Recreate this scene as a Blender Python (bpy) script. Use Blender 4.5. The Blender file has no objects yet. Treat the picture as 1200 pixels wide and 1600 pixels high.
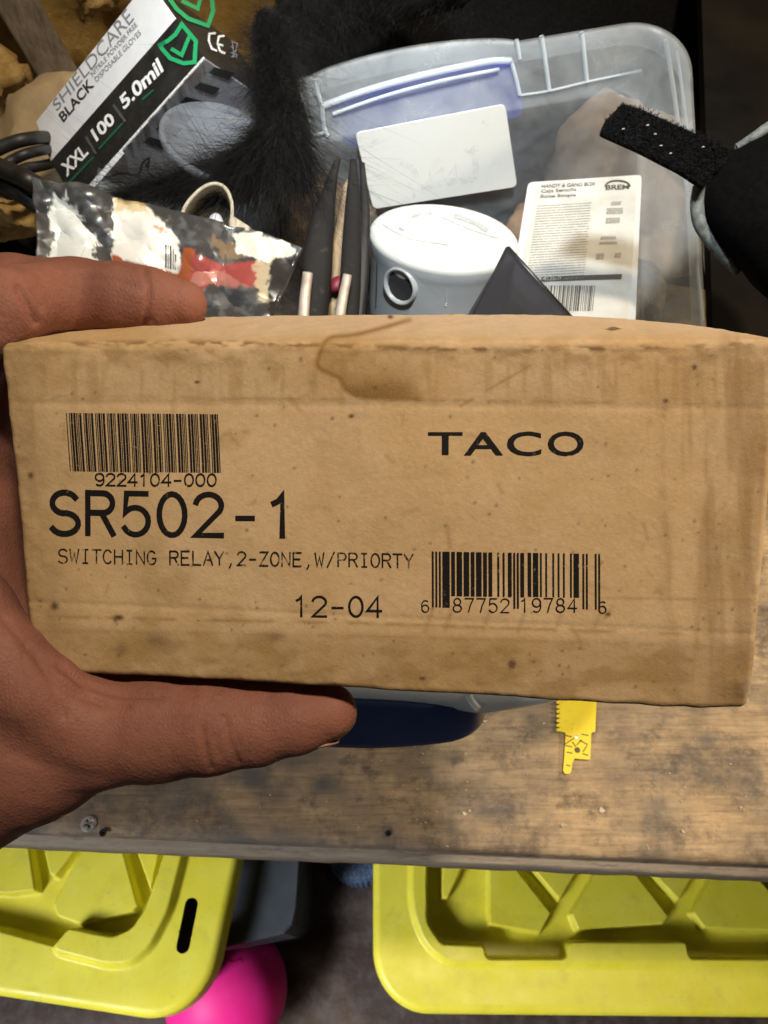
import bpy, bmesh, math, random
import numpy as np
from mathutils import Vector

random.seed(5)
RNG = np.random.default_rng(11)
SC = bpy.context.scene
COL = SC.collection

# ---------------------------------------------------------------- camera
F = 1142.0                      # focal length of the photograph in its own pixels (1200 x 1600)
PITCH = math.radians(58)
CAM = np.array([0.0, 0.0, 1.58])
RT = np.array([1.0, 0, 0])
UP = np.array([0, math.sin(PITCH), math.cos(PITCH)])
FW = np.array([0, math.cos(PITCH), -math.sin(PITCH)])
cd = bpy.data.cameras.new('camera')
cam = bpy.data.objects.new('camera', cd)
COL.objects.link(cam)
cam.location = CAM
cam.rotation_euler = (math.pi / 2 - PITCH, 0, 0)
cd.sensor_fit = 'VERTICAL'
cd.sensor_height = 36.0
cd.lens = 36.0 * F / 1600
cd.clip_start = 0.01
cd.clip_end = 50
cd.dof.use_dof = True
cd.dof.focus_distance = 0.236
cd.dof.aperture_fstop = 34
SC.camera = cam

# ---------------------------------------------------------------- light
SC.view_settings.view_transform = 'Standard'
SC.view_settings.look = 'None'
SC.view_settings.exposure = 0.0
SC.view_settings.gamma = 1.0
world = bpy.data.worlds.new('World')
SC.world = world
world.use_nodes = True
bg = world.node_tree.nodes['Background']
bg.inputs[0].default_value = (0.75, 0.66, 0.56, 1)
bg.inputs[1].default_value = 0.04

def lamp(name, loc, target, power, color, size, spread=None):
    l = bpy.data.lights.new(name, 'AREA')
    l.shape = 'RECTANGLE'
    l.size, l.size_y = size
    l.energy = power
    l.color = color
    if spread:
        l.spread = math.radians(spread)
    o = bpy.data.objects.new(name, l)
    COL.objects.link(o)
    o.location = loc
    d = Vector(target) - Vector(loc)
    o.rotation_euler = d.to_track_quat('-Z', 'Y').to_euler()
    return o
lamp('work_lamp', (0.32, 0.20, 2.6), (0.08, 0.2, 1.0), 20.0, (1.0, 0.84, 0.62), (0.10, 0.10))
lamp('bench_fill', (0.80, 0.26, 1.50), (0.15, 0.16, 0.96), 3.8, (1.0, 0.80, 0.54), (0.08, 0.08))  # added unseen fill, brightens the right part of the bench
lamp('sticker_fill', (0.02, -0.10, 2.60), (0.02, 0.60, 1.12), 0.85, (0.88, 0.96, 1.0), (0.12, 0.12), 24)  # added narrow spot, lifts the bin sticker and misses the carton
lamp('left_cool_fill', (-1.25, -1.0, 1.6), (-0.1, -0.2, 0.2), 6.4, (0.96, 0.97, 1.0), (0.6, 0.5), 62)  # added soft cool fill from the left, narrowed onto the tote lids

try:
    SC.cycles.use_denoising = True
    SC.cycles.max_bounces = 8
    SC.cycles.transparent_max_bounces = 16
except Exception:
    pass

# ---------------------------------------------------------------- geometry helpers
def A(v): return np.asarray(v, float)
def ray(px, py):
    return RT * ((px - 600) / F) + UP * ((800 - py) / F) + FW
def P(px, py, d): return CAM + ray(px, py) * d
def on_plane(px, py, p0, n):
    r = ray(px, py)
    return CAM + r * (np.dot(p0 - CAM, n) / np.dot(r, n))
def PZ(px, py, z): return on_plane(px, py, A([0, 0, z]), A([0, 0, 1]))
def to_px(p):
    q = A(p) - CAM
    x, y, z = q @ RT, q @ UP, q @ FW
    return np.stack([600 + F * x / z, 800 - F * y / z], -1)
def nrm(v): v = A(v); return v / np.linalg.norm(v)

def _hash(ix, iy, iz, seed):
    h = (ix * 374761393 + iy * 668265263 + iz * 2147483647 + seed * 974711) & 0xffffffff
    h = ((h ^ (h >> 13)) * 1274126177) & 0xffffffff
    h = (h ^ (h >> 16)) & 0xffffffff
    h = (h * 2246822519) & 0xffffffff
    return ((h ^ (h >> 15)) & 0xffff) / 65535.0
def vnoise(p, seed=0):
    p = A(p)
    if p.shape[-1] == 2: p = np.concatenate([p, np.zeros(p.shape[:-1] + (1,))], -1)
    i = np.floor(p).astype(np.int64); f = p - i
    f = f * f * (3 - 2 * f)
    r = 0
    for dx in (0, 1):
        for dy in (0, 1):
            for dz in (0, 1):
                w = (f[..., 0] if dx else 1 - f[..., 0]) * (f[..., 1] if dy else 1 - f[..., 1]) * (f[..., 2] if dz else 1 - f[..., 2])
                r = r + w * _hash(i[..., 0] + dx, i[..., 1] + dy, i[..., 2] + dz, seed)
    return r
def fbm(p, seed=0, oct=4, gain=0.5):
    p = A(p); r = 0; a = 1; t = 0
    for k in range(oct):
        r = r + a * vnoise(p * 2 ** k, seed + k * 17); t += a; a *= gain
    return r / t
def sstep(a, b, x):
    t = np.clip((x - a) / (b - a), 0, 1); return t * t * (3 - 2 * t)
def sdf_poly(p, poly):
    """signed distance (negative inside) of points p (...,2) to a polygon"""
    p = A(p); poly = A(poly)
    d = np.full(p.shape[:-1], 1e18); ins = np.zeros(p.shape[:-1], bool)
    n = len(poly)
    for i in range(n):
        a, b = poly[i], poly[(i + 1) % n]
        e = b - a; w = p - a
        t = np.clip((w @ e) / max(e @ e, 1e-18), 0, 1)
        q = w - t[..., None] * e
        d = np.minimum(d, (q ** 2).sum(-1))
        c = (a[1] > p[..., 1]) != (b[1] > p[..., 1])
        with np.errstate(divide='ignore', invalid='ignore'):
            xi = (b[0] - a[0]) * (p[..., 1] - a[1]) / (b[1] - a[1] if b[1] != a[1] else 1e-18) + a[0]
        ins ^= c & (p[..., 0] < xi)
    d = np.sqrt(d)
    return np.where(ins, -d, d)
def sdf_line(p, pts):
    p = A(p); pts = A(pts); d = np.full(p.shape[:-1], 1e18)
    for a, b in zip(pts[:-1], pts[1:]):
        e = b - a; w = p - a
        t = np.clip((w @ e) / max(e @ e, 1e-18), 0, 1)
        d = np.minimum(d, ((w - t[..., None] * e) ** 2).sum(-1))
    return np.sqrt(d)

# ---------------------------------------------------------------- object helpers
ORI = {}
def thing(name, label, cat, base, group=None):
    o = bpy.data.objects.new(name, None)
    o.empty_display_size = 0.02
    COL.objects.link(o)
    o.location = Vector(base); ORI[o.name] = A(base)
    return tag(o, label, cat, group)
def tag(o, label=None, cat=None, group=None, kind=None):
    if label: o['label'] = label
    if cat: o['category'] = cat
    if group: o['group'] = group
    if kind: o['kind'] = kind
    return o
def mk(name, v, f, mat, parent=None, smooth=True, base=None, col=None, sharp=None, slots=None, fslot=None):
    """ONE mesh object from world-space vertices"""
    v = A(v).reshape(-1, 3)
    if parent is not None: o0 = ORI[parent.name]
    else: o0 = A(base) if base is not None else np.array([v[:, 0].mean(), v[:, 1].mean(), v[:, 2].min()])
    me = bpy.data.meshes.new(name)
    fl = f.tolist() if isinstance(f, np.ndarray) else f
    me.from_pydata((v - o0).tolist(), [], fl)
    me.materials.append(getattr(mat, 'm', mat))
    if slots:
        for s in slots: me.materials.append(s)
        me.polygons.foreach_set('material_index', np.asarray(fslot, np.int32))
    if col is not None:
        at = me.color_attributes.new('tint', 'FLOAT_COLOR', 'POINT')
        c = np.ones((len(v), 4), np.float32); c[:, :A(col).shape[1]] = col
        at.data.foreach_set('color', c.ravel())
    me.validate(); me.update()
    if smooth:
        me.polygons.foreach_set('use_smooth', np.ones(len(me.polygons), bool))
        if sharp is not None:
            me.set_sharp_from_angle(angle=math.radians(sharp))
    o = bpy.data.objects.new(name, me)
    COL.objects.link(o)
    if parent is not None: o.parent = parent
    else: o.location = Vector(o0)
    ORI[o.name] = o0
    return o
def grid_faces(nu, nv, closed_u=False, closed_v=False, off=0):
    iu = np.arange(nu if closed_u else nu - 1); iv = np.arange(nv if closed_v else nv - 1)
    a, b = np.meshgrid(iu, iv, indexing='ij')
    a2, b2 = (a + 1) % nu, (b + 1) % nv
    return np.stack([a * nv + b, a2 * nv + b, a2 * nv + b2, a * nv + b2], -1).reshape(-1, 4) + off
class MB:
    def __init__(s): s.v = []; s.f = []; s.n = 0; s.c = []
    def add(s, v, f, c=None):
        v = A(v).reshape(-1, 3)
        s.f += [[i + s.n for i in q] for q in (f.tolist() if isinstance(f, np.ndarray) else f)]
        s.v.append(v); s.n += len(v)
        if c is not None: s.c.append(np.tile(A(c), (len(v), 1)) if A(c).ndim == 1 else A(c))
        return s
    def build(s, name, mat, parent=None, **k):
        if s.c: k['col'] = np.concatenate(s.c)
        return mk(name, np.concatenate(s.v), s.f, mat, parent, **k)
def resample(pts, n, closed=False):
    pts = A(pts)
    if closed: pts = np.vstack([pts, pts[:1]])
    s = np.r_[0, np.cumsum(np.linalg.norm(np.diff(pts, axis=0), axis=1))]
    t = np.linspace(0, s[-1], n + 1)[:-1] if closed else np.linspace(0, s[-1], n)
    return np.stack([np.interp(t, s, pts[:, k]) for k in range(pts.shape[1])], -1)
def catmull(pts, n, closed=False):
    pts = A(pts)
    q = np.vstack([pts[-1:], pts, pts[:2]]) if closed else np.vstack([2 * pts[:1] - pts[1:2], pts, 2 * pts[-1:] - pts[-2:-1]])
    m = len(pts) if closed else len(pts) - 1
    out = []
    for i in range(m):
        p0, p1, p2, p3 = q[i:i + 4]
        t = np.linspace(0, 1, 16, endpoint=False)[:, None]
        out.append(0.5 * (2 * p1 + (p2 - p0) * t + (2 * p0 - 5 * p1 + 4 * p2 - p3) * t ** 2 + (3 * p1 - p0 - 3 * p2 + p3) * t ** 3))
    out = np.vstack(out)
    if not closed: out = np.vstack([out, pts[-1:]])
    return resample(out, n, closed)
def tube_data(path, r, ns=12, cap=True):
    path = A(path); n = len(path); r = np.broadcast_to(A(r), (n,))
    tg = np.gradient(path, axis=0); tg /= np.linalg.norm(tg, axis=1)[:, None]
    u = np.cross(tg[0], [0.3, 0.5, 0.8]); u /= np.linalg.norm(u)
    V = []
    for i in range(n):
        u = u - tg[i] * (u @ tg[i]); u /= np.linalg.norm(u)
        w = np.cross(tg[i], u)
        a = np.linspace(0, 2 * math.pi, ns, endpoint=False)
        V.append(path[i] + r[i] * (np.cos(a)[:, None] * u + np.sin(a)[:, None] * w))
    V = np.vstack(V); f = grid_faces(n, ns, False, True).tolist()
    if cap:
        f.append(list(range(ns))[::-1]); f.append([(n - 1) * ns + k for k in range(ns)])
    return V, f
def rbox_data(c, ax, half, r, n=4):
    """rounded box: centre c, three axes (rows), half sizes, edge radius"""
    ax = A(ax); half = A(half); V = []; Fc = []; off = 0
    t = np.r_[np.linspace(-1, -1 + 1e-9, 1), 0]
    def coords(h):
        a = np.linspace(0, math.pi / 4, n + 1)
        e = r * np.tan(a) / 1.0
        return np.r_[-h + (r - e[::-1]), h - (r - e)]
    for k in range(3):
        i, j = (k + 1) % 3, (k + 2) % 3
        for s in (-1, 1):
            ci, cj = coords(half[i]), coords(half[j])
            X, Y = np.meshgrid(ci, cj, indexing='ij')
            p = np.zeros(X.shape + (3,)); p[..., i] = X; p[..., j] = Y; p[..., k] = s * half[k]
            inner = np.clip(p, -(half - r), half - r); d = p - inner
            d /= np.linalg.norm(d, axis=-1)[..., None]
            p = inner + r * d
            f = grid_faces(len(ci), len(cj)) + off
            if s < 0: f = f[:, ::-1]
            V.append(p.reshape(-1, 3)); Fc.append(f); off += p[..., 0].size
    V = np.vstack(V) @ ax + A(c)
    return V, np.vstack(Fc)
def weld(o, d=1e-5):
    bm = bmesh.new(); bm.from_mesh(o.data); bmesh.ops.remove_doubles(bm, verts=bm.verts, dist=d)
    bmesh.ops.recalc_face_normals(bm, faces=bm.faces)
    bm.to_mesh(o.data); bm.free(); return o
def plate_data(poly, n, th):
    """prism: 3-D polygon (list of points) pushed by th along n"""
    p = A(poly); m = len(p); q = p + A(n) * th
    f = [list(range(m))[::-1], [m + i for i in range(m)]]
    f += [[i, (i + 1) % m, m + (i + 1) % m, m + i] for i in range(m)]
    return np.vstack([p, q]), f
def pillow_data(poly_px, depth, thick, nb=96, nr=14, noise=0.0, nscale=30, seed=0, smooth=True, power=0.5, back=0.6, tilt=(0, 0)):
    """a soft closed body whose outline seen from the camera side is poly_px; depth metres, bulging thick towards and away"""
    pl = A(poly_px)
    pl = catmull(pl, nb, True) if smooth else resample(pl, nb, True)
    c = pl.mean(0); V = []; s = np.sin(np.linspace(0, math.pi / 2, nr))
    def pos(q, off):
        dd = depth + tilt[0] * (q[:, 0] - c[0]) / 1000 + tilt[1] * (q[:, 1] - c[1]) / 1000
        return np.stack([P(a, b, e + o) for (a, b), e, o in zip(q, dd, off)])
    for side in (-1, 1):
        for k in range(nr):
            q = c + (pl - c) * s[k]
            off = side * thick * (1 if side < 0 else back) * (1 - s[k] ** 2) ** power
            V.append(pos(q, np.full(nb, off)))
    V = np.vstack(V)
    f1 = grid_faces(nr, nb, False, True); f2 = grid_faces(nr, nb, False, True, nr * nb)[:, ::-1]
    if noise:
        nv = np.stack([fbm(V * nscale + k * 7.3, seed + k, 4) - 0.5 for k in range(3)], -1)
        V = V + nv * noise * 2
    return V, np.vstack([f1, f2])
def pillow(name, mat, parent=None, **k):
    bk = {a: k.pop(a) for a in ('base', 'col') if a in k}
    V, f = pillow_data(**k)
    return weld(mk(name, V, f, mat, parent, **bk), 1e-6)

# ---------------------------------------------------------------- materials
class M:
    def __init__(s, name, base=(0.5, 0.5, 0.5), rough=0.5, metal=0.0, spec=0.5, **kw):
        s.m = bpy.data.materials.new(name); s.m.use_nodes = True
        s.t = s.m.node_tree; s.b = s.t.nodes['Principled BSDF']; s.out = s.t.nodes['Material Output']
        s.set('Base Color', (*base, 1)); s.set('Roughness', rough); s.set('Metallic', metal); s.set('Specular IOR Level', spec)
        for k, v in kw.items(): s.set(k.replace('_', ' '), v)
        s._co = None
    def set(s, k, v): s.b.inputs[k].default_value = v
    def n(s, t, **k):
        x = s.t.nodes.new(t)
        for a, b in k.items(): setattr(x, a, b)
        return x
    def l(s, a, b): s.t.links.new(a, b)
    def co(s, scale=(1, 1, 1), rot=(0, 0, 0)):
        if s._co is None: s._co = s.n('ShaderNodeTexCoord')
        mp = s.n('ShaderNodeMapping'); mp.inputs['Scale'].default_value = scale; mp.inputs['Rotation'].default_value = rot
        s.l(s._co.outputs['Object'], mp.inputs['Vector']); return mp.outputs[0]
    def noise(s, scale=10, detail=5, rough=0.55, vec=None, dist=0):
        x = s.n('ShaderNodeTexNoise'); x.inputs['Scale'].default_value = scale; x.inputs['Detail'].default_value = detail
        x.inputs['Roughness'].default_value = rough; x.inputs['Distortion'].default_value = dist
        s.l(vec if vec is not None else s.co(), x.inputs['Vector']); return x.outputs['Fac']
    def ramp(s, fac, stops, interp='LINEAR'):
        x = s.n('ShaderNodeValToRGB'); e = x.color_ramp.elements; x.color_ramp.interpolation = interp
        while len(e) < len(stops): e.new(0.5)
        for k, (p, c) in zip(e, stops):
            k.position = p; k.color = (*c, 1) if hasattr(c, '__len__') else (c, c, c, 1)
        s.l(fac, x.inputs[0]); return x.outputs[0]
    def mix(s, fac, a, b, blend='MIX'):
        x = s.n('ShaderNodeMix', data_type='RGBA', blend_type=blend)
        for sock, val in ((x.inputs[0], fac), (x.inputs[6], a), (x.inputs[7], b)):
            if isinstance(val, (int, float)): sock.default_value = val
            elif isinstance(val, tuple): sock.default_value = (*val, 1) if len(val) == 3 else val
            else: s.l(val, sock)
        return x.outputs[2]
    def attr(s, name='tint'):
        x = s.n('ShaderNodeAttribute'); x.attribute_name = name; return x.outputs['Color']
    def color(s, sock): s.l(sock, s.b.inputs['Base Color']); return s
    def rough(s, fac, lo, hi):
        s.l(s.ramp(fac, [(0.3, lo), (0.7, hi)]), s.b.inputs['Roughness']); return s
    def bump(s, h, strength=0.3, dist=0.001):
        x = s.n('ShaderNodeBump'); x.inputs['Strength'].default_value = strength; x.inputs['Distance'].default_value = dist
        s.l(h, x.inputs['Height'])
        if s.b.inputs['Normal'].links: s.l(s.b.inputs['Normal'].links[0].from_socket, x.inputs['Normal'])
        s.l(x.outputs[0], s.b.inputs['Normal']); return s
    def see_through(s, fac, tint=(1, 1, 1), translucent=0.0, tcol=(0.8, 0.85, 0.9)):
        """mix with plain transparency (thin plastic film or wall)"""
        src = s.b.outputs[0]
        if translucent:
            tr = s.n('ShaderNodeBsdfTranslucent'); tr.inputs[0].default_value = (*tcol, 1)
            mm = s.n('ShaderNodeMixShader'); mm.inputs[0].default_value = translucent
            s.l(src, mm.inputs[1]); s.l(tr.outputs[0], mm.inputs[2]); src = mm.outputs[0]
        tp = s.n('ShaderNodeBsdfTransparent'); tp.inputs[0].default_value = (*tint, 1)
        mx = s.n('ShaderNodeMixShader')
        if isinstance(fac, (int, float)): mx.inputs[0].default_value = fac
        else: s.l(fac, mx.inputs[0])
        s.l(src, mx.inputs[1]); s.l(tp.outputs[0], mx.inputs[2]); s.l(mx.outputs[0], s.out.inputs[0]); return s

def plastic(name, base, rough=0.4, var=0.12, dirt=0.0, bump=0.05, scale=40, spec=0.5):
    m = M(name, base, rough, spec=spec)
    b = A(base)
    c = m.ramp(m.noise(scale, 6), [(0.3, tuple(b * (1 - var))), (0.7, tuple(np.minimum(b * (1 + var), 1)))])
    if dirt:
        c = m.mix(m.ramp(m.noise(scale * 1.7, 8, 0.7), [(0.52, 0.0), (0.75, dirt)]), c, tuple(b * 0.35 + A([0.02, 0.015, 0.01])))
    m.color(c); m.rough(m.noise(scale * 0.6, 4), max(rough - 0.12, 0.05), rough + 0.15)
    if bump: m.bump(m.noise(900, 3), bump, 0.0004)
    return m.m
def cloth(name, base, scale=900, bump=0.5, rough=0.95):
    m = M(name, base, rough, spec=0.06)
    b = A(base)
    m.color(m.ramp(m.noise(scale * 0.3, 6, 0.7), [(0.3, tuple(b * 0.5)), (0.7, tuple(b * 1.7))]))
    m.bump(m.noise(scale, 4, 0.7), bump, 0.0015); m.b.inputs['Sheen Weight'].default_value = 0.0
    return m.m
# ---------------------------------------------------------------- lettering
def ribbon(pts, w, cap=True):
    """stroke of width w along 2-D polyline -> verts (2-D), quads"""
    pts = A(pts)
    t = np.gradient(pts, axis=0) if len(pts) > 2 else np.repeat(pts[1:] - pts[:1], 2, 0)
    d = np.diff(pts, axis=0); d /= np.maximum(np.linalg.norm(d, axis=1), 1e-12)[:, None]
    nn = np.stack([-d[:, 1], d[:, 0]], -1)
    nv = np.vstack([nn[:1], nn[:-1] + nn[1:], nn[-1:]])
    l = np.linalg.norm(nv, axis=1)[:, None]; nv = nv / np.maximum(l, 1e-9)
    k = np.ones(len(pts)); k[1:-1] = 1 / np.clip(np.abs((nv[1:-1] * nn[1:]).sum(-1)), 0.45, 1)
    if cap:
        pts = pts.copy(); pts[0] -= d[0] * w * 0.35; pts[-1] += d[-1] * w * 0.35
    a = pts + nv * (w / 2 * k)[:, None]; b = pts - nv * (w / 2 * k)[:, None]
    V = np.empty((2 * len(pts), 2)); V[0::2] = a; V[1::2] = b
    f = [[2 * i, 2 * i + 1, 2 * i + 3, 2 * i + 2] for i in range(len(pts) - 1)]
    return V, f
def arc(cx, cy, rx, ry, a0, a1, n=14):
    a = np.radians(np.linspace(a0, a1, n)); return [(cx + rx * math.cos(t), cy + ry * math.sin(t)) for t in a]
GL = {
 'S': [arc(.5, .745, .46, .255, 28, 262) + arc(.5, .245, .5, .255, 84, -152)],
 'W': [[(0, 1), (.24, 0), (.5, .72), (.76, 0), (1, 1)]],
 'I': [[(.22, 1), (.78, 1)], [(.5, 1), (.5, 0)], [(.22, 0), (.78, 0)]],
 'T': [[(0, 1), (1, 1)], [(.5, 1), (.5, 0)]],
 'C': [arc(.52, .5, .5, .5, 42, 318, 20)],
 'H': [[(.04, 1), (.04, 0)], [(.96, 1), (.96, 0)], [(.04, .52), (.96, .52)]],
 'N': [[(.04, 0), (.04, 1), (.96, 0), (.96, 1)]],
 'G': [arc(.52, .5, .5, .5, 45, 335, 22) + [(1, .45), (.6, .45)]],
 'R': [[(.04, 0), (.04, 1), (.6, 1)] + arc(.6, .76, .36, .24, 85, -90) + [(.04, .52)], [(.55, .52), (.98, 0)]],
 'E': [[(.95, 1), (.06, 1), (.06, 0), (.95, 0)], [(.06, .52), (.8, .52)]],
 'L': [[(.08, 1), (.08, 0), (.95, 0)]],
 'A': [[(0, 0), (.5, 1), (1, 0)], [(.2, .36), (.8, .36)]],
 'Y': [[(0, 1), (.5, .46), (1, 1)], [(.5, .46), (.5, 0)]],
 ',': [[(.55, .1), (.52, .0), (.36, -.2)]],
 '-': [[(.14, .44), (.86, .44)]],
 'Z': [[(.05, 1), (.95, 1), (.05, 0), (.95, 0)]],
 'O': [arc(.5, .5, .48, .5, 90, 450, 24)],
 '/': [[(.1, -.06), (.9, 1.06)]],
 'P': [[(.06, 0), (.06, 1), (.6, 1)] + arc(.6, .74, .36, .26, 85, -90) + [(.06, .48)]],
 '0': [arc(.5, .5, .46, .5, 90, 450, 24)],
 '1': [[(.2, .8), (.38, .86), (.52, 1), (.52, 0)]],
 '2': [arc(.5, .73, .46, .27, 168, -32) + [(.04, 0), (.98, 0)]],
 '4': [[(.74, 0), (.74, 1), (.02, .3), (1, .3)]],
 '5': [[(.9, 1), (.16, 1), (.1, .53)] + arc(.48, .33, .48, .33, 128, -150, 16)],
 '6': [[(.84, .93)] + arc(.52, .6, .5, .4, 70, 178, 10) + arc(.5, .31, .46, .31, 180, 540, 22)],
 '7': [[(.02, 1), (.98, 1), (.62, .5), (.42, 0)]],
 '8': [arc(.5, .75, .38, .25, 90, 450, 20), arc(.5, .26, .47, .26, 90, 450, 20)],
 '9': [[(.16, .07)] + arc(.48, .4, .5, .4, -110, -2, 10) + arc(.5, .69, .46, .31, 0, 360, 22)],
}
def stroke_text(s, x, y, adv, w, h, sw, jit=0.0):
    """stroke lettering in a y-down frame: left x, baseline y, advance, glyph width, height, stroke width -> list of (verts2d, faces)"""
    out = []
    for i, ch in enumerate(s):
        for st in GL.get(ch, []):
            p = A(st) * [w, -h] + [x + i * adv, y]
            V, f = ribbon(p, sw); out.append((V, f))
    return out
def font_mesh(s, bold=0.0, space=1.0, shear=0.0):
    """built-in typeface as 2-D triangles, capital height about 0.73, y up"""
    cu = bpy.data.curves.new('lettering', 'FONT'); cu.body = s; cu.size = 1; cu.offset = bold; cu.space_character = space; cu.shear = shear
    cu.resolution_u = 4
    ob = bpy.data.objects.new('lettering', cu); COL.objects.link(ob)
    dg = bpy.context.evaluated_depsgraph_get(); me = ob.evaluated_get(dg).to_mesh()
    V = A([v.co[:] for v in me.vertices]).reshape(-1, 3)[:, :2]; f = [list(p.vertices) for p in me.polygons]
    bpy.data.objects.remove(ob, do_unlink=True); bpy.data.curves.remove(cu)
    return V, f
def font_fit(s, x0, y0, x1, y1, **k):
    """fit the lettering's own bounds to a rectangle (y grows downwards)"""
    V, f = font_mesh(s, **k); lo, hi = V.min(0), V.max(0)
    q = (V - lo) / (hi - lo)
    return np.stack([x0 + q[:, 0] * (x1 - x0), y1 + q[:, 1] * (y0 - y1)], -1), f
def bars(x, y0, y1, widths, unit, ny=6, jit=0.0):
    """widths: alternating bar / space in modules; y1 a number or a list per bar"""
    out = []; k = 0
    for i, w in enumerate(widths):
        if i % 2 == 0:
            yb = y1[k] if hasattr(y1, '__len__') else y1; k += 1
            ys = np.linspace(y0, yb, ny); a = x * 1.0; b = x + w * unit
            V = np.empty((2 * ny, 2)); V[0::2, 0] = a; V[1::2, 0] = b; V[0::2, 1] = ys; V[1::2, 1] = ys
            out.append((V, [[2 * j, 2 * j + 1, 2 * j + 3, 2 * j + 2] for j in range(ny - 1)]))
        x += w * unit
    return out

# ================================================================ THE WORN CARTON (main subject)
def build_carton():
    W = 0.225
    src = A([[0, 0], [1, 0], [1, 1], [0, 1]]); dst = A([[-2, 537], [1224, 530], [1175, 1116], [52, 1048]])
    rows = []
    for (x, y), (u, v) in zip(src, dst):
        rows.append([x, y, 1, 0, 0, 0, -u * x, -u * y, -u]); rows.append([0, 0, 0, x, y, 1, -v * x, -v * y, -v])
    Hm = np.linalg.svd(A(rows))[2][-1].reshape(3, 3)
    Mx = np.linalg.inv(A([[F, 0, 600], [0, F, 800], [0, 0, 1]])) @ Hm
    if Mx[2, 2] < 0: Mx = -Mx
    n1, n2 = np.linalg.norm(Mx[:, 0]), np.linalg.norm(Mx[:, 1])
    H_ = W * n2 / n1
    toW = lambda q: RT * q[0] - UP * q[1] + FW * q[2]
    r1, r2 = toW(Mx[:, 0] / n1), toW(Mx[:, 1] / n2)
    t0 = CAM + toW(Mx[:, 2] / n1 * W)
    nn = nrm(np.cross(r1, r2)); nn = nn if nn @ FW > 0 else -nn
    D = 0.060
    Hi = np.linalg.inv(Hm)
    def warp(q):
        """local (x 0..W, y 0..H, z 0..D) -> world, with the sag and dents of an old box"""
        x, y, z = q[..., 0], q[..., 1], q[..., 2]
        e = (x / W - 0.5) * 2
        top = 1 - sstep(0, 0.03, y)
        y = y - top * (z / D) * (0.0125 - 0.003 * e ** 4 - 0.003 * np.clip(e, 0, 1) ** 2)
        pl = np.stack([x, y, z], -1)
        lo = (fbm(pl[..., :2] * 22, 3, 3) - 0.5) * 0.0022
        edge = np.minimum.reduce([q[..., 0], W - q[..., 0], q[..., 1], H_ - q[..., 1]])
        rough = (fbm(pl * 150, 9, 4) - 0.5) * 0.0011 * (1 - sstep(0.0, 0.010, edge))
        crease = -0.00016 * np.exp(-((q[..., 1] - 0.018) / 0.0011) ** 2) * (z < 0.001)
        creasb = -0.00016 * np.exp(-((q[..., 1] - H_ + 0.024) / 0.001) ** 2) * (z < 0.001)
        dz = lo + rough - crease - creasb
        y = y + (fbm(pl * 140, 31, 4) - 0.5) * 0.0008 * (1 - sstep(0.0, 0.008, edge))
        cr = sstep(0.93, 1.0, x / W) * sstep(0.9, 1.0, q[..., 1] / H_)
        dz = dz + cr * 0.003
        return t0 + x[..., None] * r1 + y[..., None] * r2 + (z + dz)[..., None] * nn
    def paint(p):
        px = to_px(p); x, y = px[..., 0], px[..., 1]
        q2 = np.stack([x, y], -1)
        c = np.ones(x.shape + (3,)) * A([0.540, 0.388, 0.238])
        def over(mask, col): nonlocal c; c = c * (1 - mask[..., None]) + A(col) * mask[..., None]
        big = fbm(q2 / 170, 5, 4); mid = fbm(q2 / 46, 21, 4); fine = fbm(q2 / 13, 33, 4)
        over(sstep(0.45, 0.7, big) * 0.45, (0.44, 0.27, 0.11))
        over(sstep(0.45, 0.75, mid) * 0.42, (0.40, 0.25, 0.10))
        over(sstep(0.55, 0.75, fine) * 0.16, (0.34, 0.21, 0.09))
        over(sstep(0.6, 0.8, fbm(q2 / 40 + 9, 71, 4)) * 0.35, (0.60, 0.43, 0.26))
        over((sstep(625, 629, y) * sstep(985, 978, y - (x - 60) * .02) * sstep(50, 54, x) * sstep(1104, 1098, x)) * .38, (0.66, 0.475, 0.285))
        # grime: lower flap band, left side, right edge, top fold
        ylow = 965 + (x - 60) * 0.026
        over(sstep(-4, 40, y - ylow) * (0.36 + 0.36 * sstep(0.38, 0.64, fbm(q2 / A([44, 24]), 41, 5))), (0.25, 0.145, 0.045))
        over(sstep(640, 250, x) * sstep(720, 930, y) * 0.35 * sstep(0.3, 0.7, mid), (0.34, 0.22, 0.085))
        over(sstep(1060, 1190, x) * (0.15 + 0.5 * sstep(0.42, 0.66, fbm(q2 / A([16, 120]), 55, 4))), (0.29, 0.175, 0.075))
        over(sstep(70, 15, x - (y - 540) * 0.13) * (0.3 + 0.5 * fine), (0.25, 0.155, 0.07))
        over(np.exp(-((y - 541 + 5 * np.sin(x / 170)) / 5) ** 2) * sstep(0.40, 0.62, fbm(np.stack([x / 26, y / 9], -1), 61, 4)) * 1.0, (0.15, 0.085, 0.035))
        over(np.exp(-((y - 556) / 16) ** 2) * sstep(0.42, 0.7, fbm(np.stack([x / 30, y / 20], -1), 66, 4)) * 0.65, (0.28, 0.17, 0.07))
        over(sstep(534, 512, y) * sstep(150, 420, x) * 0.6, (0.54, 0.43, 0.33))  # top face paled to grey: cool light put into the colour
        # streaks along the flutes in the upper band
        st = sstep(0.50, 0.74, fbm(np.stack([x / 13, y / 130], -1), 77, 3)) * sstep(548, 570, y) * sstep(660, 600, y)
        over(st * 0.5, (0.33, 0.21, 0.09))
        st2 = sstep(.46, .68, fbm(np.stack([x / 22, y / 220], -1), 97, 4)) * sstep(1010, 1080, x) * sstep(545, 575, y); over(st2 * .5, (0.28, 0.17, 0.08))
        over(sstep(.5, .68, fbm(q2 / A([60, 30]), 101, 5)) * sstep(660, 600, y) * sstep(500, 100, x) * .4, (0.34, 0.23, 0.10))
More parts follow.
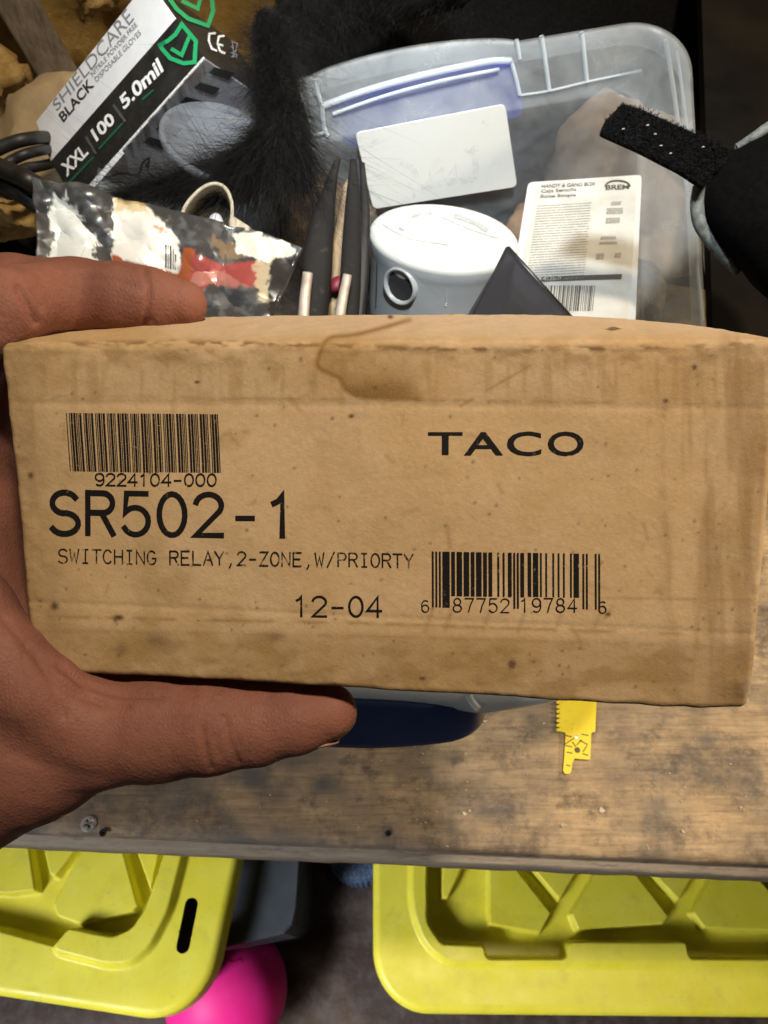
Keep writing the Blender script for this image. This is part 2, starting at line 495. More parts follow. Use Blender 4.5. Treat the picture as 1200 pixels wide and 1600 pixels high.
        for cx, cy, w, h in ((378, 588, 10, 26), (433, 583, 12, 22), (487, 598, 8, 18), (352, 690, 9, 7), (382, 672, 8, 8), (1017, 658, 7, 5), (1085, 590, 10, 22), (1040, 640, 8, 8), (1030, 925, 9, 12)):
            over(np.exp(-((x - cx) / w) ** 2 - ((y - cy) / h) ** 2) * 0.5 * sstep(0.3, 0.6, fine), (0.25, 0.15, 0.06))
        fb22 = fbm(q2 / 22, 88, 3)
        def line(pts, w, k, col=(0.28, 0.17, 0.07), nz=0.42):
            pa = A(pts); lo_, hi_ = pa.min(0) - 3 * w, pa.max(0) + 3 * w
            ix = np.where((x > lo_[0]) & (x < hi_[0]) & (y > lo_[1]) & (y < hi_[1]))[0]
            if len(ix) == 0: return
            k_ = np.exp(-(sdf_line(q2[ix], pa) / w) ** 2) * k * sstep(nz - 0.14, nz + 0.2, fb22[ix])
            c[ix] = c[ix] * (1 - k_[:, None]) + A(col) * k_[:, None]
        line([(330, 622), (640, 625), (1095, 631)], 2.6, 0.55)
        line([(48, 618), (330, 621)], 2.2, 0.3)
        line([(60, 963), (600, 975), (1110, 992)], 3.0, 0.75); line([(60, 985), (600, 995), (1170, 1012)], 3.0, 0.4)
        line([(930, 934), (1190, 938)], 2.6, 0.5); line([(50, 620), (55, 770), (75, 960)], 2.5, 0.35)
        line([(720, 634), (770, 605), (830, 570)], 2.2, 0.6); line([(1098, 560), (1100, 640), (1110, 992)], 3, 0.4)
        line([(1040, 640), (1036, 780), (1050, 925)], 7, 0.35)
        for a in (675, 705, 765, 820, 878, 938): line([(a, 955), (a - 10, 985)], 4, 0.4, nz=0.2)
        rz = np.random.default_rng(12)
        for _ in range(70):
            cx, cy = rz.uniform(20, 1190), rz.uniform(550, 1085); an = rz.normal() * .7 + (1.4 if rz.random() < .5 else 0); l = rz.uniform(6, 30)
            line([(cx, cy), (cx + l * math.cos(an), cy + l * math.sin(an) )], rz.uniform(1.5, 5), rz.uniform(.2, .5), nz=.25)
        over(sstep(520, 0, x) * .22 * (.5 + mid), (0.33, 0.215, 0.085))  # shade towards the left end painted into the board colour
        # water stain with its dark tide line
        tide = catmull([(640, 500), (560, 522), (516, 528), (501, 548), (497, 573), (514, 583), (531, 592), (541, 609), (562, 620), (604, 622), (656, 624)], 60)
        poly = np.vstack([tide, [(700, 600), (690, 520)]])
        d = sdf_poly(q2, poly); dl = sdf_line(q2, tide)
        ins = (d < 0)
        low = sstep(560, 620, y)
        over(ins * (0.62 + .3 * np.exp(-dl / 22)) * (0.6 + 0.4 * low) * sstep(700, 600, x) * sstep(520, 548, y) * (.65 + .35 * fine), (0.26, 0.14, 0.032))
        over(ins * sstep(578, 616, y) * sstep(672, 620, x) * .75, (0.17, 0.09, 0.02))
        over(np.exp(-(dl / 4.0) ** 2) * 0.85 * sstep(690, 620, x), (0.20, 0.10, 0.02))
        # specks
        rs = np.random.default_rng(4)
        spots = [(185, 965, 7, 4), (180, 969, 3, 5), (48, 743, 4, 5), (420, 576, 3, 3), (470, 561, 3, 4), (308, 597, 4, 2), (85, 947, 6, 6), (1085, 574, 4, 4), (1040, 626, 4, 3), (519, 654, 3, 3), (549, 650, 4, 3), (430, 996, 16, 8), (245, 1000, 22, 12), (190, 1015, 9, 11), (800, 1038, 6, 7), (950, 960, 4, 3), (660, 1060, 5, 3), (657, 487, 5, 3), (705, 488, 8, 3), (760, 489, 6, 3), (610, 495, 4, 3)]
        spots += [(rs.uniform(20, 1190), rs.uniform(545, 1080), rs.uniform(1.2, 2.8), rs.uniform(1.2, 2.8)) for _ in range(150)]
        for cx, cy, w, h in spots:
            ix = np.where((np.abs(x - cx) < 3 * w) & (np.abs(y - cy) < 3 * h))[0]
            m = np.exp(-((x[ix] - cx) / w) ** 2 - ((y[ix] - cy) / h) ** 2)
            m = np.minimum(m * (0.55 if w > 8 else 1.5 if w > 3 else 0.8), 1)[:, None]
            c[ix] = c[ix] * (1 - m) + A([0.085, 0.045, 0.02]) * m
        over((np.abs(y - 514 + (x - 955) * 0.04) < 3.5 * np.clip(1 - np.abs(x - 958) / 14, 0, 1)) * 0.9, (0.08, 0.05, 0.02))
        over(sstep(1150, 1175, x) * sstep(1040, 1080, y) * 0.5 * sstep(0.35, 0.6, mid), (0.55, 0.45, 0.34))
        return c
    R = 0.0024
    def face(k, s, ni, nj):
        half = A([W, H_, D]) / 2; i, j = (k + 1) % 3, (k + 2) % 3
        def cs(h, n):
            a = np.linspace(0, math.pi / 4, 7); e = R * np.tan(a)
            return np.r_[-h + (R - e[::-1]), np.linspace(-h + R, h - R, n)[1:-1], h - (R - e)]
        X, Y = np.meshgrid(cs(half[i], ni), cs(half[j], nj), indexing='ij')
        p = np.zeros(X.shape + (3,)); p[..., i] = X; p[..., j] = Y; p[..., k] = s * half[k]
        inner = np.clip(p, -(half - R), half - R); d = p - inner; d /= np.linalg.norm(d, axis=-1)[..., None]
        p = inner + R * d + half
        f = grid_faces(*X.shape)
        return p.reshape(-1, 3), (f if s > 0 else f[:, ::-1])
    cfg = [(2, -1, 480, 230), (2, 1, 480, 230), (1, -1, 40, 480), (1, 1, 40, 480), (0, -1, 230, 40), (0, 1, 230, 40)]
    V = []; Fa = []; off = 0
    for k, s, a, b in cfg:
        v, f = face(k, s, *( (a, b) if (k, s) != (2, 1) else (480, 230)))
        V.append(v); Fa.append(f + off); off += len(v)
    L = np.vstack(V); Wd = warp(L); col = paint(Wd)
    m = M('carton_board', rough=0.88, spec=0.25)
    c = m.mix(m.ramp(m.noise(650, 6, 0.7), [(0.35, 0.0), (0.7, 0.26)]), m.attr(), (0.30, 0.185, 0.085))
    c = m.mix(m.ramp(m.noise(2400, 3, 0.6, vec=m.co((1, 1, 1))), [(0.45, 0.0), (0.75, 0.17)]), c, (0.66, 0.50, 0.33))
    m.color(c); m.bump(m.noise(900, 6, 0.7), 0.35, 0.0005); m.bump(m.noise(180, 4), 0.25, 0.0012)
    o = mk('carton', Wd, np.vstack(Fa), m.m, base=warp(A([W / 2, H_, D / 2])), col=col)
    weld(o, 2e-6)
    tag(o, 'worn tan cardboard carton printed SR502-1 held up in front by a hand', 'box')
    # print: everything measured on the face itself
    ink = M('carton_ink', (0.009, 0.008, 0.009), 0.7, spec=.2)
    wear = ink.ramp(ink.noise(520, 5, 0.75), [(0.58, 0.0), (0.69, 0.85)])
    ink.see_through(wear)
    ink2 = M('worn_ink', (0.012, 0.010, 0.009), 0.7, spec=.2)
    ink2.see_through(ink2.ramp(ink2.noise(430, 5, 0.75), [(0.50, 0.0), (0.62, 0.9)]))
    lvl = [0]
    def put(name, parts, mat=ink.m, label=None):
        mb = MB()
        for V2, f in parts:
            h = np.c_[V2, np.ones(len(V2))] @ Hi.T; uv = h[:, :2] / h[:, 2:]
            lvl[0] += 1
            q = np.stack([uv[:, 0] * W, uv[:, 1] * H_, np.zeros(len(uv))], -1)
            mb.add(warp(q) - nn * (0.00012 + 0.000004 * (lvl[0] % 40)), f)
        ob = mb.build(name, mat, o, smooth=False)
        if label: ob['label'] = label
        return ob
    def sheared(parts, k, y0, x0=0, sx=0):
        return [(np.stack([v[:, 0] + (v[:, 1] - y0) * sx, v[:, 1] + (v[:, 0] - x0) * k], -1), f) for v, f in parts]
    # left bar code: code 39
    C39 = {'0': 'nnnwwnwnn', '1': 'wnnwnnnnw', '2': 'nnwwnnnnw', '4': 'nnnwwnnnw', '9': 'nnwwnnwnn', '-': 'nwnnnnwnw', '*': 'nwnnwnwnn'}
    seq = []
    for ch in '*9224104-000*': seq += [2.6 if z == 'w' else 1.0 for z in C39[ch]] + [1.0]
    seq = seq[:-1]; unit = 236.0 / sum(seq)
    put('barcode', sheared([(np.c_[v[:, 0] + np.where(np.arange(len(v)) % 2, .12, -.12), v[:, 1]], f) for v, f in bars(104.5, 645, 736, seq, unit)], 0.009, 645, 105, 0.05), label='wide dense bar code at upper left')
    put('lettering', sheared(stroke_text('9224104-000', 149, 758, 17.55, 14.2, 18.5, 2.5), 0.004, 758, 149), label='9224104-000')
    put('lettering', sheared(stroke_text('SR502', 79, 833, 56.5, 43, 64, 8.8), 0.013, 833, 79), ink2.m if False else ink.m, 'SR502-1')
    put('lettering', sheared([(np.array(v), f) for v, f in stroke_text('-', 366, 838, 50, 34, 64, 8.4) + stroke_text('1', 418, 838, 50, 44, 64, 9)], 0.004, 838, 366), label='-1')
    put('lettering', sheared(stroke_text('SWITCHING RELAY,2-ZONE,W/PRIORTY', 92, 879, 17.42, 13.4, 21, 2.5), 0.0145, 879, 92), ink2.m, 'SWITCHING RELAY,2-ZONE,W/PRIORTY')
    put('lettering', sheared(stroke_text('12-04', 459, 963, 28.6, 22.5, 31, 3.7), 0.008, 963, 459), label='12-04')
    put('lettering', [font_fit('T', 669, 675, 723, 710, bold=0.008), font_fit('A', 725, 675, 786, 711, bold=0.012), font_fit('C', 792, 674, 846, 712, bold=0.012), font_fit('O', 856, 674, 912, 712, bold=0.012)], label='TACO')
    # right bar code: UPC-A
    Lc = ['0001101', '0011001', '0010011', '0111101', '0100011', '0110001', '0101111', '0111011', '0110111', '0001011']
    bits = '101' + ''.join(Lc[int(d)] for d in '687752') + '01010' + ''.join(''.join('1' if z == '0' else '0' for z in Lc[int(d)]) for d in '197846') + '101'
    seq, lens, i = [], [], 0
    while i < len(bits):
        j = i
        while j < len(bits) and bits[j] == bits[i]: j += 1
        seq.append(j - i)
        if bits[i] == '1': lens.append(948 if (i < 10 or i >= 85 or 45 <= i < 50) else 930)
        i = j
    put('barcode', sheared(bars(675, 861, lens, seq, 263.0 / 95), 0.018, 861, 675, 0.003), label='retail bar code at lower right')
    dg = stroke_text('6', 659, 956, 10, 11.5, 18, 1.9) + stroke_text('87752', 708, 955, 18.6, 13.5, 21, 2.1) + stroke_text('19784', 813, 954, 18.7, 13.5, 21, 2.1) + stroke_text('6', 936, 955, 10, 11.5, 18, 1.9)
    put('lettering', sheared(dg, 0.012, 955, 659), label='6 87752 19784 6')
    return o
build_carton()

# ================================================================ THE HAND
def surface_nets(g, lo, h):
    nx, ny, nz = g.shape
    s = g < 0
    acc = np.zeros((nx - 1, ny - 1, nz - 1, 3)); cnt = np.zeros((nx - 1, ny - 1, nz - 1))
    cor = [(a, b, c) for a in (0, 1) for b in (0, 1) for c in (0, 1)]
    sl = lambda a, n: slice(a, n - 1 + a)
    G = {c: g[sl(c[0], nx), sl(c[1], ny), sl(c[2], nz)] for c in cor}
    for c in cor:
        for ax in range(3):
            if c[ax] == 0:
                d = list(c); d[ax] = 1; d = tuple(d)
                a, b = G[c], G[d]; m = (a < 0) != (b < 0)
                t = np.where(m, a / np.where(m, a - b, 1), 0)
                pt = np.zeros(a.shape + (3,)); 
                for k in range(3): pt[..., k] = c[k] + (t if k == ax else 0)
                acc += pt * m[..., None]; cnt += m
    act = cnt > 0
    idx = -np.ones(cnt.shape, np.int64); idx[act] = np.arange(act.sum())
    ii = np.argwhere(act)
    V = (ii + acc[act] / cnt[act][:, None]) * h + lo
    fs = []
    for ax in range(3):
        o1, o2 = (ax + 1) % 3, (ax + 2) % 3
        a = np.take(s, range(s.shape[ax] - 1), ax); b = np.take(s, range(1, s.shape[ax]), ax)
        e = np.argwhere(a != b)
        ok = (e[:, o1] > 0) & (e[:, o2] > 0) & (e[:, o1] < g.shape[o1] - 1) & (e[:, o2] < g.shape[o2] - 1)
        e = e[ok]; fl = a[tuple(e.T)]
        u = np.zeros(3, int); u[o1] = 1; w = np.zeros(3, int); w[o2] = 1
        q = np.stack([idx[tuple((e - u - w).T)], idx[tuple((e - w).T)], idx[tuple(e.T)], idx[tuple((e - u).T)]], -1)
        q[~fl] = q[~fl][:, ::-1]
        fs.append(q)
    return V, np.vstack(fs)
def build_hand():
    """left hand: index finger on top of the carton, thumb under it; a single surface"""
    def cc(px, py, d): return A([(px - 600) / F * d, (800 - py) / F * d, d])     # camera-side coordinates, metres
    chains = [  # lists of (px, py, depth, radius m)
        ([(-150, 500, .262, .0155), (-60, 474, .262, .0155), (20, 464, .262, .0142), (120, 464, .261, .0128), (190, 467, .260, .0118), (235, 470, .260, .0108), (288, 475, .260, .0080)], .006),   # index
        ([(-150, 520, .288, .014), (20, 470, .288, .0125), (150, 478, .288, .0112), (250, 486, .288, .009)], .005),       # middle, behind it
        ([(-150, 560, .308, .013), (20, 500, .310, .0115), (140, 520, .312, .010), (190, 560, .312, .008)], .005),         # ring, curled behind the carton
        ([(-150, 640, .320, .012), (0, 590, .325, .0105), (100, 610, .325, .009), (130, 660, .325, .0075)], .005),         # little
        ([(-230, 1330, .270, .034), (-60, 1215, .262, .028), (60, 1165, .256, .0250), (150, 1141, .252, .0192), (250, 1135, .249, .0176), (330, 1132, .247, .0158), (400, 1130, .246, .0133), (465, 1119, .2445, .0116), (514, 1112, .2437, .0094)], .010),  # thumb
        ([(-110, 520, .268, .022), (-78, 800, .276, .027), (-100, 1080, .27, .032)], .02),
        ([(20, 488, .262, .0125), (-30, 560, .262, .016), (-80, 680, .268, .02)], .008),          # web below the index knuckle           # edge of the palm
        ([(-210, 640, .292, .024), (-230, 900, .295, .03), (-240, 1150, .285, .034)], .02),           # palm behind
        ([(-40, 960, .262, .012), (50, 1080, .258, .018)], .02),
        ([(-110, 880, .246, .014), (-50, 955, .241, .0136), (10, 1033, .239, .0134), (62, 1082, .239, .0134), (135, 1128, .243, .0140)], .006),   # thumb web, in front of the lower corner
        ([(-80, 590, .244, .013), (-26, 516, .2365, .0122), (12, 478, .2375, .0120), (64, 468, .249, .0118)], .006),   # fold below the index knuckle                                      # web of the thumb
        ([(-240, 1180, .285, .036), (-330, 1420, .29, .034), (-420, 1750, .30, .036)], .02),          # wrist, forearm
    ]
    h = 0.00095
    lo = A([-0.268, -0.275, 0.205]); hi = A([-0.006, 0.112, 0.35])
    n = np.ceil((hi - lo) / h).astype(int)
    ax = [lo[k] + h * np.arange(n[k]) for k in range(3)]
    X, Y, Z = np.meshgrid(*[a.astype(np.float32) for a in ax], indexing='ij')
    g = np.full(X.shape, 1.0, np.float32)
    def cone(a, b, ra, rb):
        e = (b - a).astype(np.float32); L2 = float(e @ e)
        t = np.clip(((X - a[0]) * e[0] + (Y - a[1]) * e[1] + (Z - a[2]) * e[2]) / L2, 0, 1)
        return np.sqrt((X - a[0] - t * e[0]) ** 2 + (Y - a[1] - t * e[1]) ** 2 + (Z - a[2] - t * e[2]) ** 2) - (ra + (rb - ra) * t)
    def smin(a, b, k):
        hh = np.clip(0.5 + 0.5 * (b - a) / k, 0, 1); return b + (a - b) * hh - k * hh * (1 - hh)
    for ch, k in chains:
        pts = [cc(a, b, d) for a, b, d, r in ch]; rr = [r for *_, r in ch]
        d = None
        for i in range(len(pts) - 1):
            c = cone(pts[i], pts[i + 1], rr[i], rr[i + 1])
            d = c if d is None else smin(d, c, 0.004)
        g = smin(g, d, k)
    # flatten where it presses on the carton's lower face
    V, f = surface_nets(g, lo, h)
    vn = np.zeros_like(V); fn = np.cross(V[f[:, 1]] - V[f[:, 0]], V[f[:, 2]] - V[f[:, 0]])
    for k in range(4): np.add.at(vn, f[:, k], fn)
    vn /= np.maximum(np.linalg.norm(vn, axis=1), 1e-12)[:, None]
    q = np.stack([600 + F * V[:, 0] / V[:, 2], 800 - F * V[:, 1] / V[:, 2]], -1)
    if (vn[:, 2] * 1.0).mean() > 0 and (V[np.argmin(V[:, 2])] is not None):
        pass
    if vn[np.argmin(V[:, 2]), 2] > 0: vn = -vn
    front = sstep(-0.05, -0.3, vn[:, 2]); dsp = np.zeros(len(V))
    for pts, wd, dep in (
            ([(226, 420), (232, 450), (231, 480), (226, 515)], 4.5, .0011), ([(236, 500), (226, 508)], 5, .0006), ([(222, 452), (180, 438), (140, 436)], 6, .0004),
            ([(30, 450), (46, 480), (58, 505), (74, 530)], 7, .0018), ([(52, 455), (66, 480)], 5, .0006), ([(120, 430), (126, 470), (122, 500)], 8, .0003),
            ([(316, 1135), (320, 1165), (330, 1200)], 4.0, .0009), ([(350, 1120), (358, 1155), (372, 1192)], 4.0, .0009), ([(336, 1150), (342, 1180)], 3.5, .0005), ([(365, 1140), (374, 1165)], 3.5, .0004),
            ([(92, 1040), (130, 1066), (180, 1084), (250, 1088)], 6, .0010), ([(60, 1030), (100, 1075), (160, 1100)], 7, .0009), ([(110, 1052), (150, 1092), (200, 1108)], 5, .0005),
            ([(40, 1010), (70, 1050), (100, 1120)], 7, .0006), ([(20, 1180), (90, 1200), (170, 1220)], 12, .0005), ([(0, 960), (40, 1005), (80, 1035)], 6, .0007)):
        d = sdf_line(q, catmull(pts, 20) if len(pts) > 2 else pts); dsp += dep * np.exp(-(d / wd) ** 2)
    V = V - vn * (dsp * front)[:, None]
    V = V + vn * ((fbm(V * 150, 3, 4) - 0.5) * 0.0006)[:, None]
    Wv = CAM + V[:, :1] * RT + V[:, 1:2] * UP + V[:, 2:] * FW
    m = M('skin', (0.19, 0.075, 0.04), 0.6, spec=0.22)
    c = m.ramp(m.noise(35, 6, 0.6), [(0.3, (0.155, 0.063, 0.045)), (0.7, (0.235, 0.098, 0.072))])
    c = m.mix(m.ramp(m.noise(420, 4, 0.7), [(0.45, 0.0), (0.75, 0.35)]), c, (0.12, 0.045, 0.026))
    c = m.mix(m.ramp(m.noise(120, 4, 0.6), [(0.55, 0.0), (0.75, 0.3)]), c, (0.30, 0.115, 0.075))
    c = m.mix(m.attr(), c, (0.245, 0.098, 0.068))
    m.color(c); m.b.inputs['Subsurface Weight'].default_value = 0.12; m.b.inputs['Subsurface Radius'].default_value = (0.004, 0.0012, 0.0006)
    m.b.inputs['Subsurface Scale'].default_value = 1.0
    vor = m.n('ShaderNodeTexVoronoi'); vor.feature = 'DISTANCE_TO_EDGE'; vor.inputs['Scale'].default_value = 700
    m.l(m.co((1, 1, 0.6)), vor.inputs['Vector']); m.bump(vor.outputs['Distance'], 0.55, 0.0005)
    m.bump(m.noise(300, 5, 0.6), 0.3, 0.0006); m.rough(m.noise(80), 0.55, 0.75)
    red = np.clip(sstep(430, 540, q[:, 0]) * (q[:, 1] > 1000) + sstep(215, 320, q[:, 0]) * (q[:, 1] < 560) + .6 * np.exp(-((q[:, 0] - 130) / 70) ** 2 - ((q[:, 1] - 1085) / 50) ** 2), 0, 1) * .8
    o = mk('person', Wv, f, m.m, base=Wv.mean(0), col=np.repeat(red[:, None], 3, 1))
    tag(o, 'bare left hand reaching in from the left, gripping the worn carton', 'person')
    # thumbnail: a curved plate on the underside of the thumb tip
    nl = M('nail', (0.30, 0.16, 0.11), 0.3, spec=0.5); nl.color(nl.ramp(nl.noise(150), [(0.3, (0.24, 0.115, 0.078)), (0.7, (0.32, 0.165, 0.12))]))
    a0, a1 = cc(448, 1121, .2448), cc(514, 1112, .2437); axx = nrm(a1 - a0)
    V = []; nu, nv = 14, 12
    e1 = A([0, -1, 0.35]); e1 = nrm(e1 - axx * (e1 @ axx)); e2 = np.cross(axx, e1)
    for i in range(nu):
        t = i / (nu - 1); c0 = a0 + (a1 - a0) * (t * 1.12); r = .0120 - .0018 * t
        wv = 0.85 * (1 - 0.22 * (2 * t - 1) ** 4 - (0.25 if t > .9 else 0))
        for j in range(nv):
            an = (j / (nv - 1) * 2 - 1) * wv
            V.append(c0 + r * (math.cos(an) * e1 + math.sin(an) * e2))
    V = A(V); Wn = CAM + V[:, :1] * RT + V[:, 1:2] * UP + V[:, 2:] * FW
    nob = mk('thumbnail', Wn, grid_faces(nu, nv), nl.m, o)
    so = nob.modifiers.new('thickness', 'SOLIDIFY'); so.thickness = 0.0006; so.offset = 0
    return o
build_hand()

# ================================================================ SETTING: floor, wall
ZB = 0.96                        # workbench top
def build_setting():
    m = M('floor_boards', rough=0.7)
    c = m.ramp(m.noise(3.5, 6, 0.65, vec=m.co((1, 4, 1), (0, 0, 0.1))), [(0.3, (0.022, 0.011, 0.008)), (0.5, (0.06, 0.034, 0.023)), (0.72, (0.10, 0.075, 0.062))])
    c = m.mix(m.ramp(m.noise(26, 7, 0.75), [(0.45, 0.0), (0.72, 0.7)]), c, (0.14, 0.13, 0.13))
    m.color(c); m.bump(m.noise(60, 6, 0.7), 0.4, 0.004); m.rough(m.noise(12), 0.5, 0.8)
    mb = MB()
    mb.add([[-2.2, -1.6, 0], [2.2, -1.6, 0], [2.2, 2.6, 0], [-2.2, 2.6, 0]], [[0, 1, 2, 3]])
    tag(mb.build('floor', m.m, smooth=False), kind='structure')
    # back wall: yellow foam insulation, sagging between the studs
    Y0 = 0.92
    m = M('foam_insulation', rough=0.95, spec=0.1)
    c = m.ramp(m.noise(7, 7, 0.7), [(0.3, (0.30, 0.17, 0.04)), (0.5, (0.50, 0.32, 0.10)), (0.72, (0.62, 0.44, 0.20))])
    c = m.mix(m.ramp(m.noise(60, 6, 0.75), [(0.48, 0.0), (0.72, 0.6)]), c, (0.20, 0.11, 0.03))
    m.color(c); m.bump(m.noise(70, 8, 0.8), 0.9, 0.01)
    nx, nz = 220, 160
    X, Z = np.meshgrid(np.linspace(-1.6, 1.6, nx), np.linspace(0.0, 2.3, nz), indexing='ij')
    q = np.stack([X, Z], -1)
    Yd = Y0 - 0.09 * (fbm(q * 6, 4, 5) - 0.4) - 0.03 * (fbm(q * 25, 14, 4) - 0.5)
    w = mk('wall', np.stack([X, Yd, Z], -1).reshape(-1, 3), grid_faces(nx, nz), m.m)
    tag(w, 'rough yellow foam insulation wall behind the workbench', 'wall', kind='structure')
    # weathered stud leaning against it
    wd = M('grey_stud', rough=0.85)
    wd.color(wd.ramp(wd.noise(9, 7, 0.7, vec=wd.co((14, 14, 1.2))), [(0.25, (0.06, 0.045, 0.032)), (0.5, (0.17, 0.135, 0.10)), (0.75, (0.27, 0.225, 0.175))])); wd.bump(wd.noise(16, 7, 0.7, vec=wd.co((14, 14, 1))), 0.7, 0.004)
    a, b = P(-30, -90, 0.72), P(120, 165, 0.83)
    ax = nrm(a - b); s = nrm(np.cross(ax, ray(40, 30))); t = np.cross(s, ax)
    V, f = rbox_data((a + b) / 2 + ax * 0.25, A([s, t, ax]), [0.021, 0.02, 0.25 + np.linalg.norm(a - b) / 2 + 0.02], 0.004)
    o = weld(mk('wall_stud', V, f, wd.m, base=b)); tag(o, 'weathered grey wooden stud slanting against the yellow insulation', 'stud')
    # foam chunks in front of the wall at the left
    fm = M('foam_chunk', rough=0.95, spec=0.1)
    fm.color(fm.ramp(fm.noise(45, 7, 0.7), [(0.3, (0.30, 0.17, 0.05)), (0.7, (0.66, 0.47, 0.20))])); fm.bump(fm.noise(120, 6, 0.8), 0.9, 0.006)
    for nm, lab, poly, d, th in (
            ('insulation_chunk', 'lump of yellow foam below the black cables at the left edge', [(-60, 310), (20, 312), (48, 330), (62, 352), (40, 368), (-20, 372), (-70, 360)], .56, .03),
            ('insulation_chunk', 'pale torn lump of yellow foam at the top beside the glove box', [(112, -40), (180, -40), (188, 0), (160, 12), (140, 30), (128, 12)], .74, .02),
            ('insulation_chunk', 'ochre foam lump under the leaning grey stud at the left edge', [(-60, 60), (0, 70), (50, 110), (40, 140), (10, 158), (-60, 190)], .72, .03)):
        tag(pillow(nm, fm.m, poly_px=poly, depth=d, thick=th, noise=.010, nscale=60, seed=len(lab)), lab, 'insulation', 'lumps of yellow foam')

build_setting()

# ================================================================ WORKBENCH
def build_bench():
    e0, e1 = PZ(200, 1306, ZB), PZ(1200, 1350, ZB)
    ex = nrm(e1 - e0); ey = A([-ex[1], ex[0], 0]); ez = A([0, 0, 1.0])
    t = thing('workbench', 'dirty plywood workbench top with a worn pale front edge', 'workbench', e0 + ex * 0.1)
    m = M('bench_wood', rough=0.6, spec=0.35)
    ang = math.atan2(ex[1], ex[0])
    gr = m.noise(11, 9, 0.72, vec=m.co((1.6, 22, 6), (0, 0, -ang)))
    c = m.ramp(gr, [(0.25, (0.20, 0.13, 0.07)), (0.48, (0.50, 0.355, 0.205)), (0.75, (0.70, 0.535, 0.335))])
    c = m.mix(m.ramp(m.noise(9, 7, 0.7), [(0.40, 0.0), (0.62, 0.8)]), c, (0.095, 0.078, 0.066))
    c = m.mix(m.ramp(m.noise(26, 8, 0.75), [(0.50, 0.0), (0.66, 0.85)]), c, (0.065, 0.052, 0.045))
    c = m.mix(m.ramp(m.noise(90, 6, 0.7, vec=m.co((1, 2.4, 1), (0, 0, -ang))), [(0.55, 0.0), (0.75, 0.5)]), c, (0.50, 0.42, 0.31))
    c = m.mix(m.attr(), (0.10, 0.10, 0.105), c)
    m.color(c); m.rough(m.noise(14, 6), 0.4, 0.7); m.bump(gr, 0.35, 0.0025); m.bump(m.noise(160, 6, 0.75), 0.5, 0.001)
    # top sheet with a softened nose; tint = 1 is bare wood, lower is rubbed-in grey grime, at the left also painted light and shade
    nx, xs = 330, np.linspace(-1.0, 1.25, 330)
    prof = [(0.9, 0), (0.7, 0), (0.5, 0)] + [(y, 0) for y in np.linspace(0.42, 0.01, 90)] + [(0.0055, -0.0006), (0.002, -0.0022), (0.0, -0.0048), (0, -0.012), (0, -0.018)]
    prof = A(prof)
    X = np.repeat(xs[:, None], len(prof), 1); Y = np.repeat(prof[None, :, 0], nx, 0); Z = np.repeat(prof[None, :, 1], nx, 0)
    V = e0 + X[..., None] * ex + Y[..., None] * ey + Z[..., None] * ez
    V[..., 2] -= 0.0010 * fbm(V * 40, 2, 4)
    q = np.stack([X, Y], -1)
    px = to_px(V)
    tint = 1 - 0.75 * sstep(0.40, 0.66, fbm(q * A([9, 14]), 12, 5)) * sstep(700, 350, px[..., 0]) 
    tint = tint - 0.25 * sstep(0.45, 0.6, fbm(q * A([22, 30]), 42, 4))
    for cx, cy, rx, ry, k in ((1030, 1262, 26, 24, .6), (1105, 1154, 12, 9, .75), (395, 1218, 20, 16, .8), (505, 1228, 20, 14, .7), (800, 1265, 40, 10, .3), (1000, 1295, 50, 6, .55), (606, 1300, 7, 10, .8), (707, 1297, 8, 8, .7)):
        tint = tint - k * np.exp(-((px[..., 0] - cx) / rx) ** 2 - ((px[..., 1] - cy) / ry) ** 2)
    tint = np.clip(tint, 0.06, 1).reshape(-1)
    mk('bench_top', V.reshape(-1, 3), grid_faces(nx, len(prof))[:, ::-1], m.m, t, col=np.repeat(tint[:, None], 3, 1))
    # front edge band below the sheet
    em = M('bench_edge_wood', rough=0.75)
    em.color(em.mix(em.ramp(em.noise(40, 7, 0.75, vec=em.co((1, 6, 6))), [(0.5, 0.0), (0.7, 0.8)]), em.ramp(em.noise(8, 7, 0.7, vec=em.co((1, 12, 30))), [(0.3, (0.28, 0.22, 0.16)), (0.7, (0.48, 0.41, 0.33))]), (0.10, 0.07, 0.045)))
    em.bump(em.noise(50, 6, 0.7, vec=em.co((1, 6, 6))), 0.6, 0.002)
    n = 200; xs = np.linspace(-1, 1.25, n); prof = A([(0.01, -0.0185), (-0.004, -0.0185), (-0.0060, -0.021), (-0.0060, -0.055), (0.01, -0.057)])
    V = A([[e0 + x * ex + (y - 0.0012 * vnoise(A([[x * 60, k * 3.0]]))[0]) * ey + z * ez for k, (y, z) in enumerate(prof)] for x in xs])
    mk('bench_edge', V.reshape(-1, 3), grid_faces(n, len(prof))[:, ::-1], em.m, t)
    mb = MB()
    for x in (-0.85, 1.1):
        for y in (0.05, 0.8):
            Vv, ff = rbox_data(e0 + x * ex + y * ey + A([0, 0, -0.0575 - (ZB - 0.0575) / 2]), A([ex, ey, ez]), [0.045, 0.045, (ZB - 0.06) / 2], 0.003)
            l = mk('leg', Vv, ff, em.m, t)
    # cross-head screw, and the empty hole beside it
    sm = M('screw_steel', (0.30, 0.29, 0.28), 0.55, 0.35); sm.color(sm.ramp(sm.noise(300, 5), [(0.3, (0.24, 0.23, 0.22)), (0.7, (0.5, 0.49, 0.48))]))
    c = PZ(138, 1287, ZB); r = 0.0062
    V = []; nr, na = 16, 48
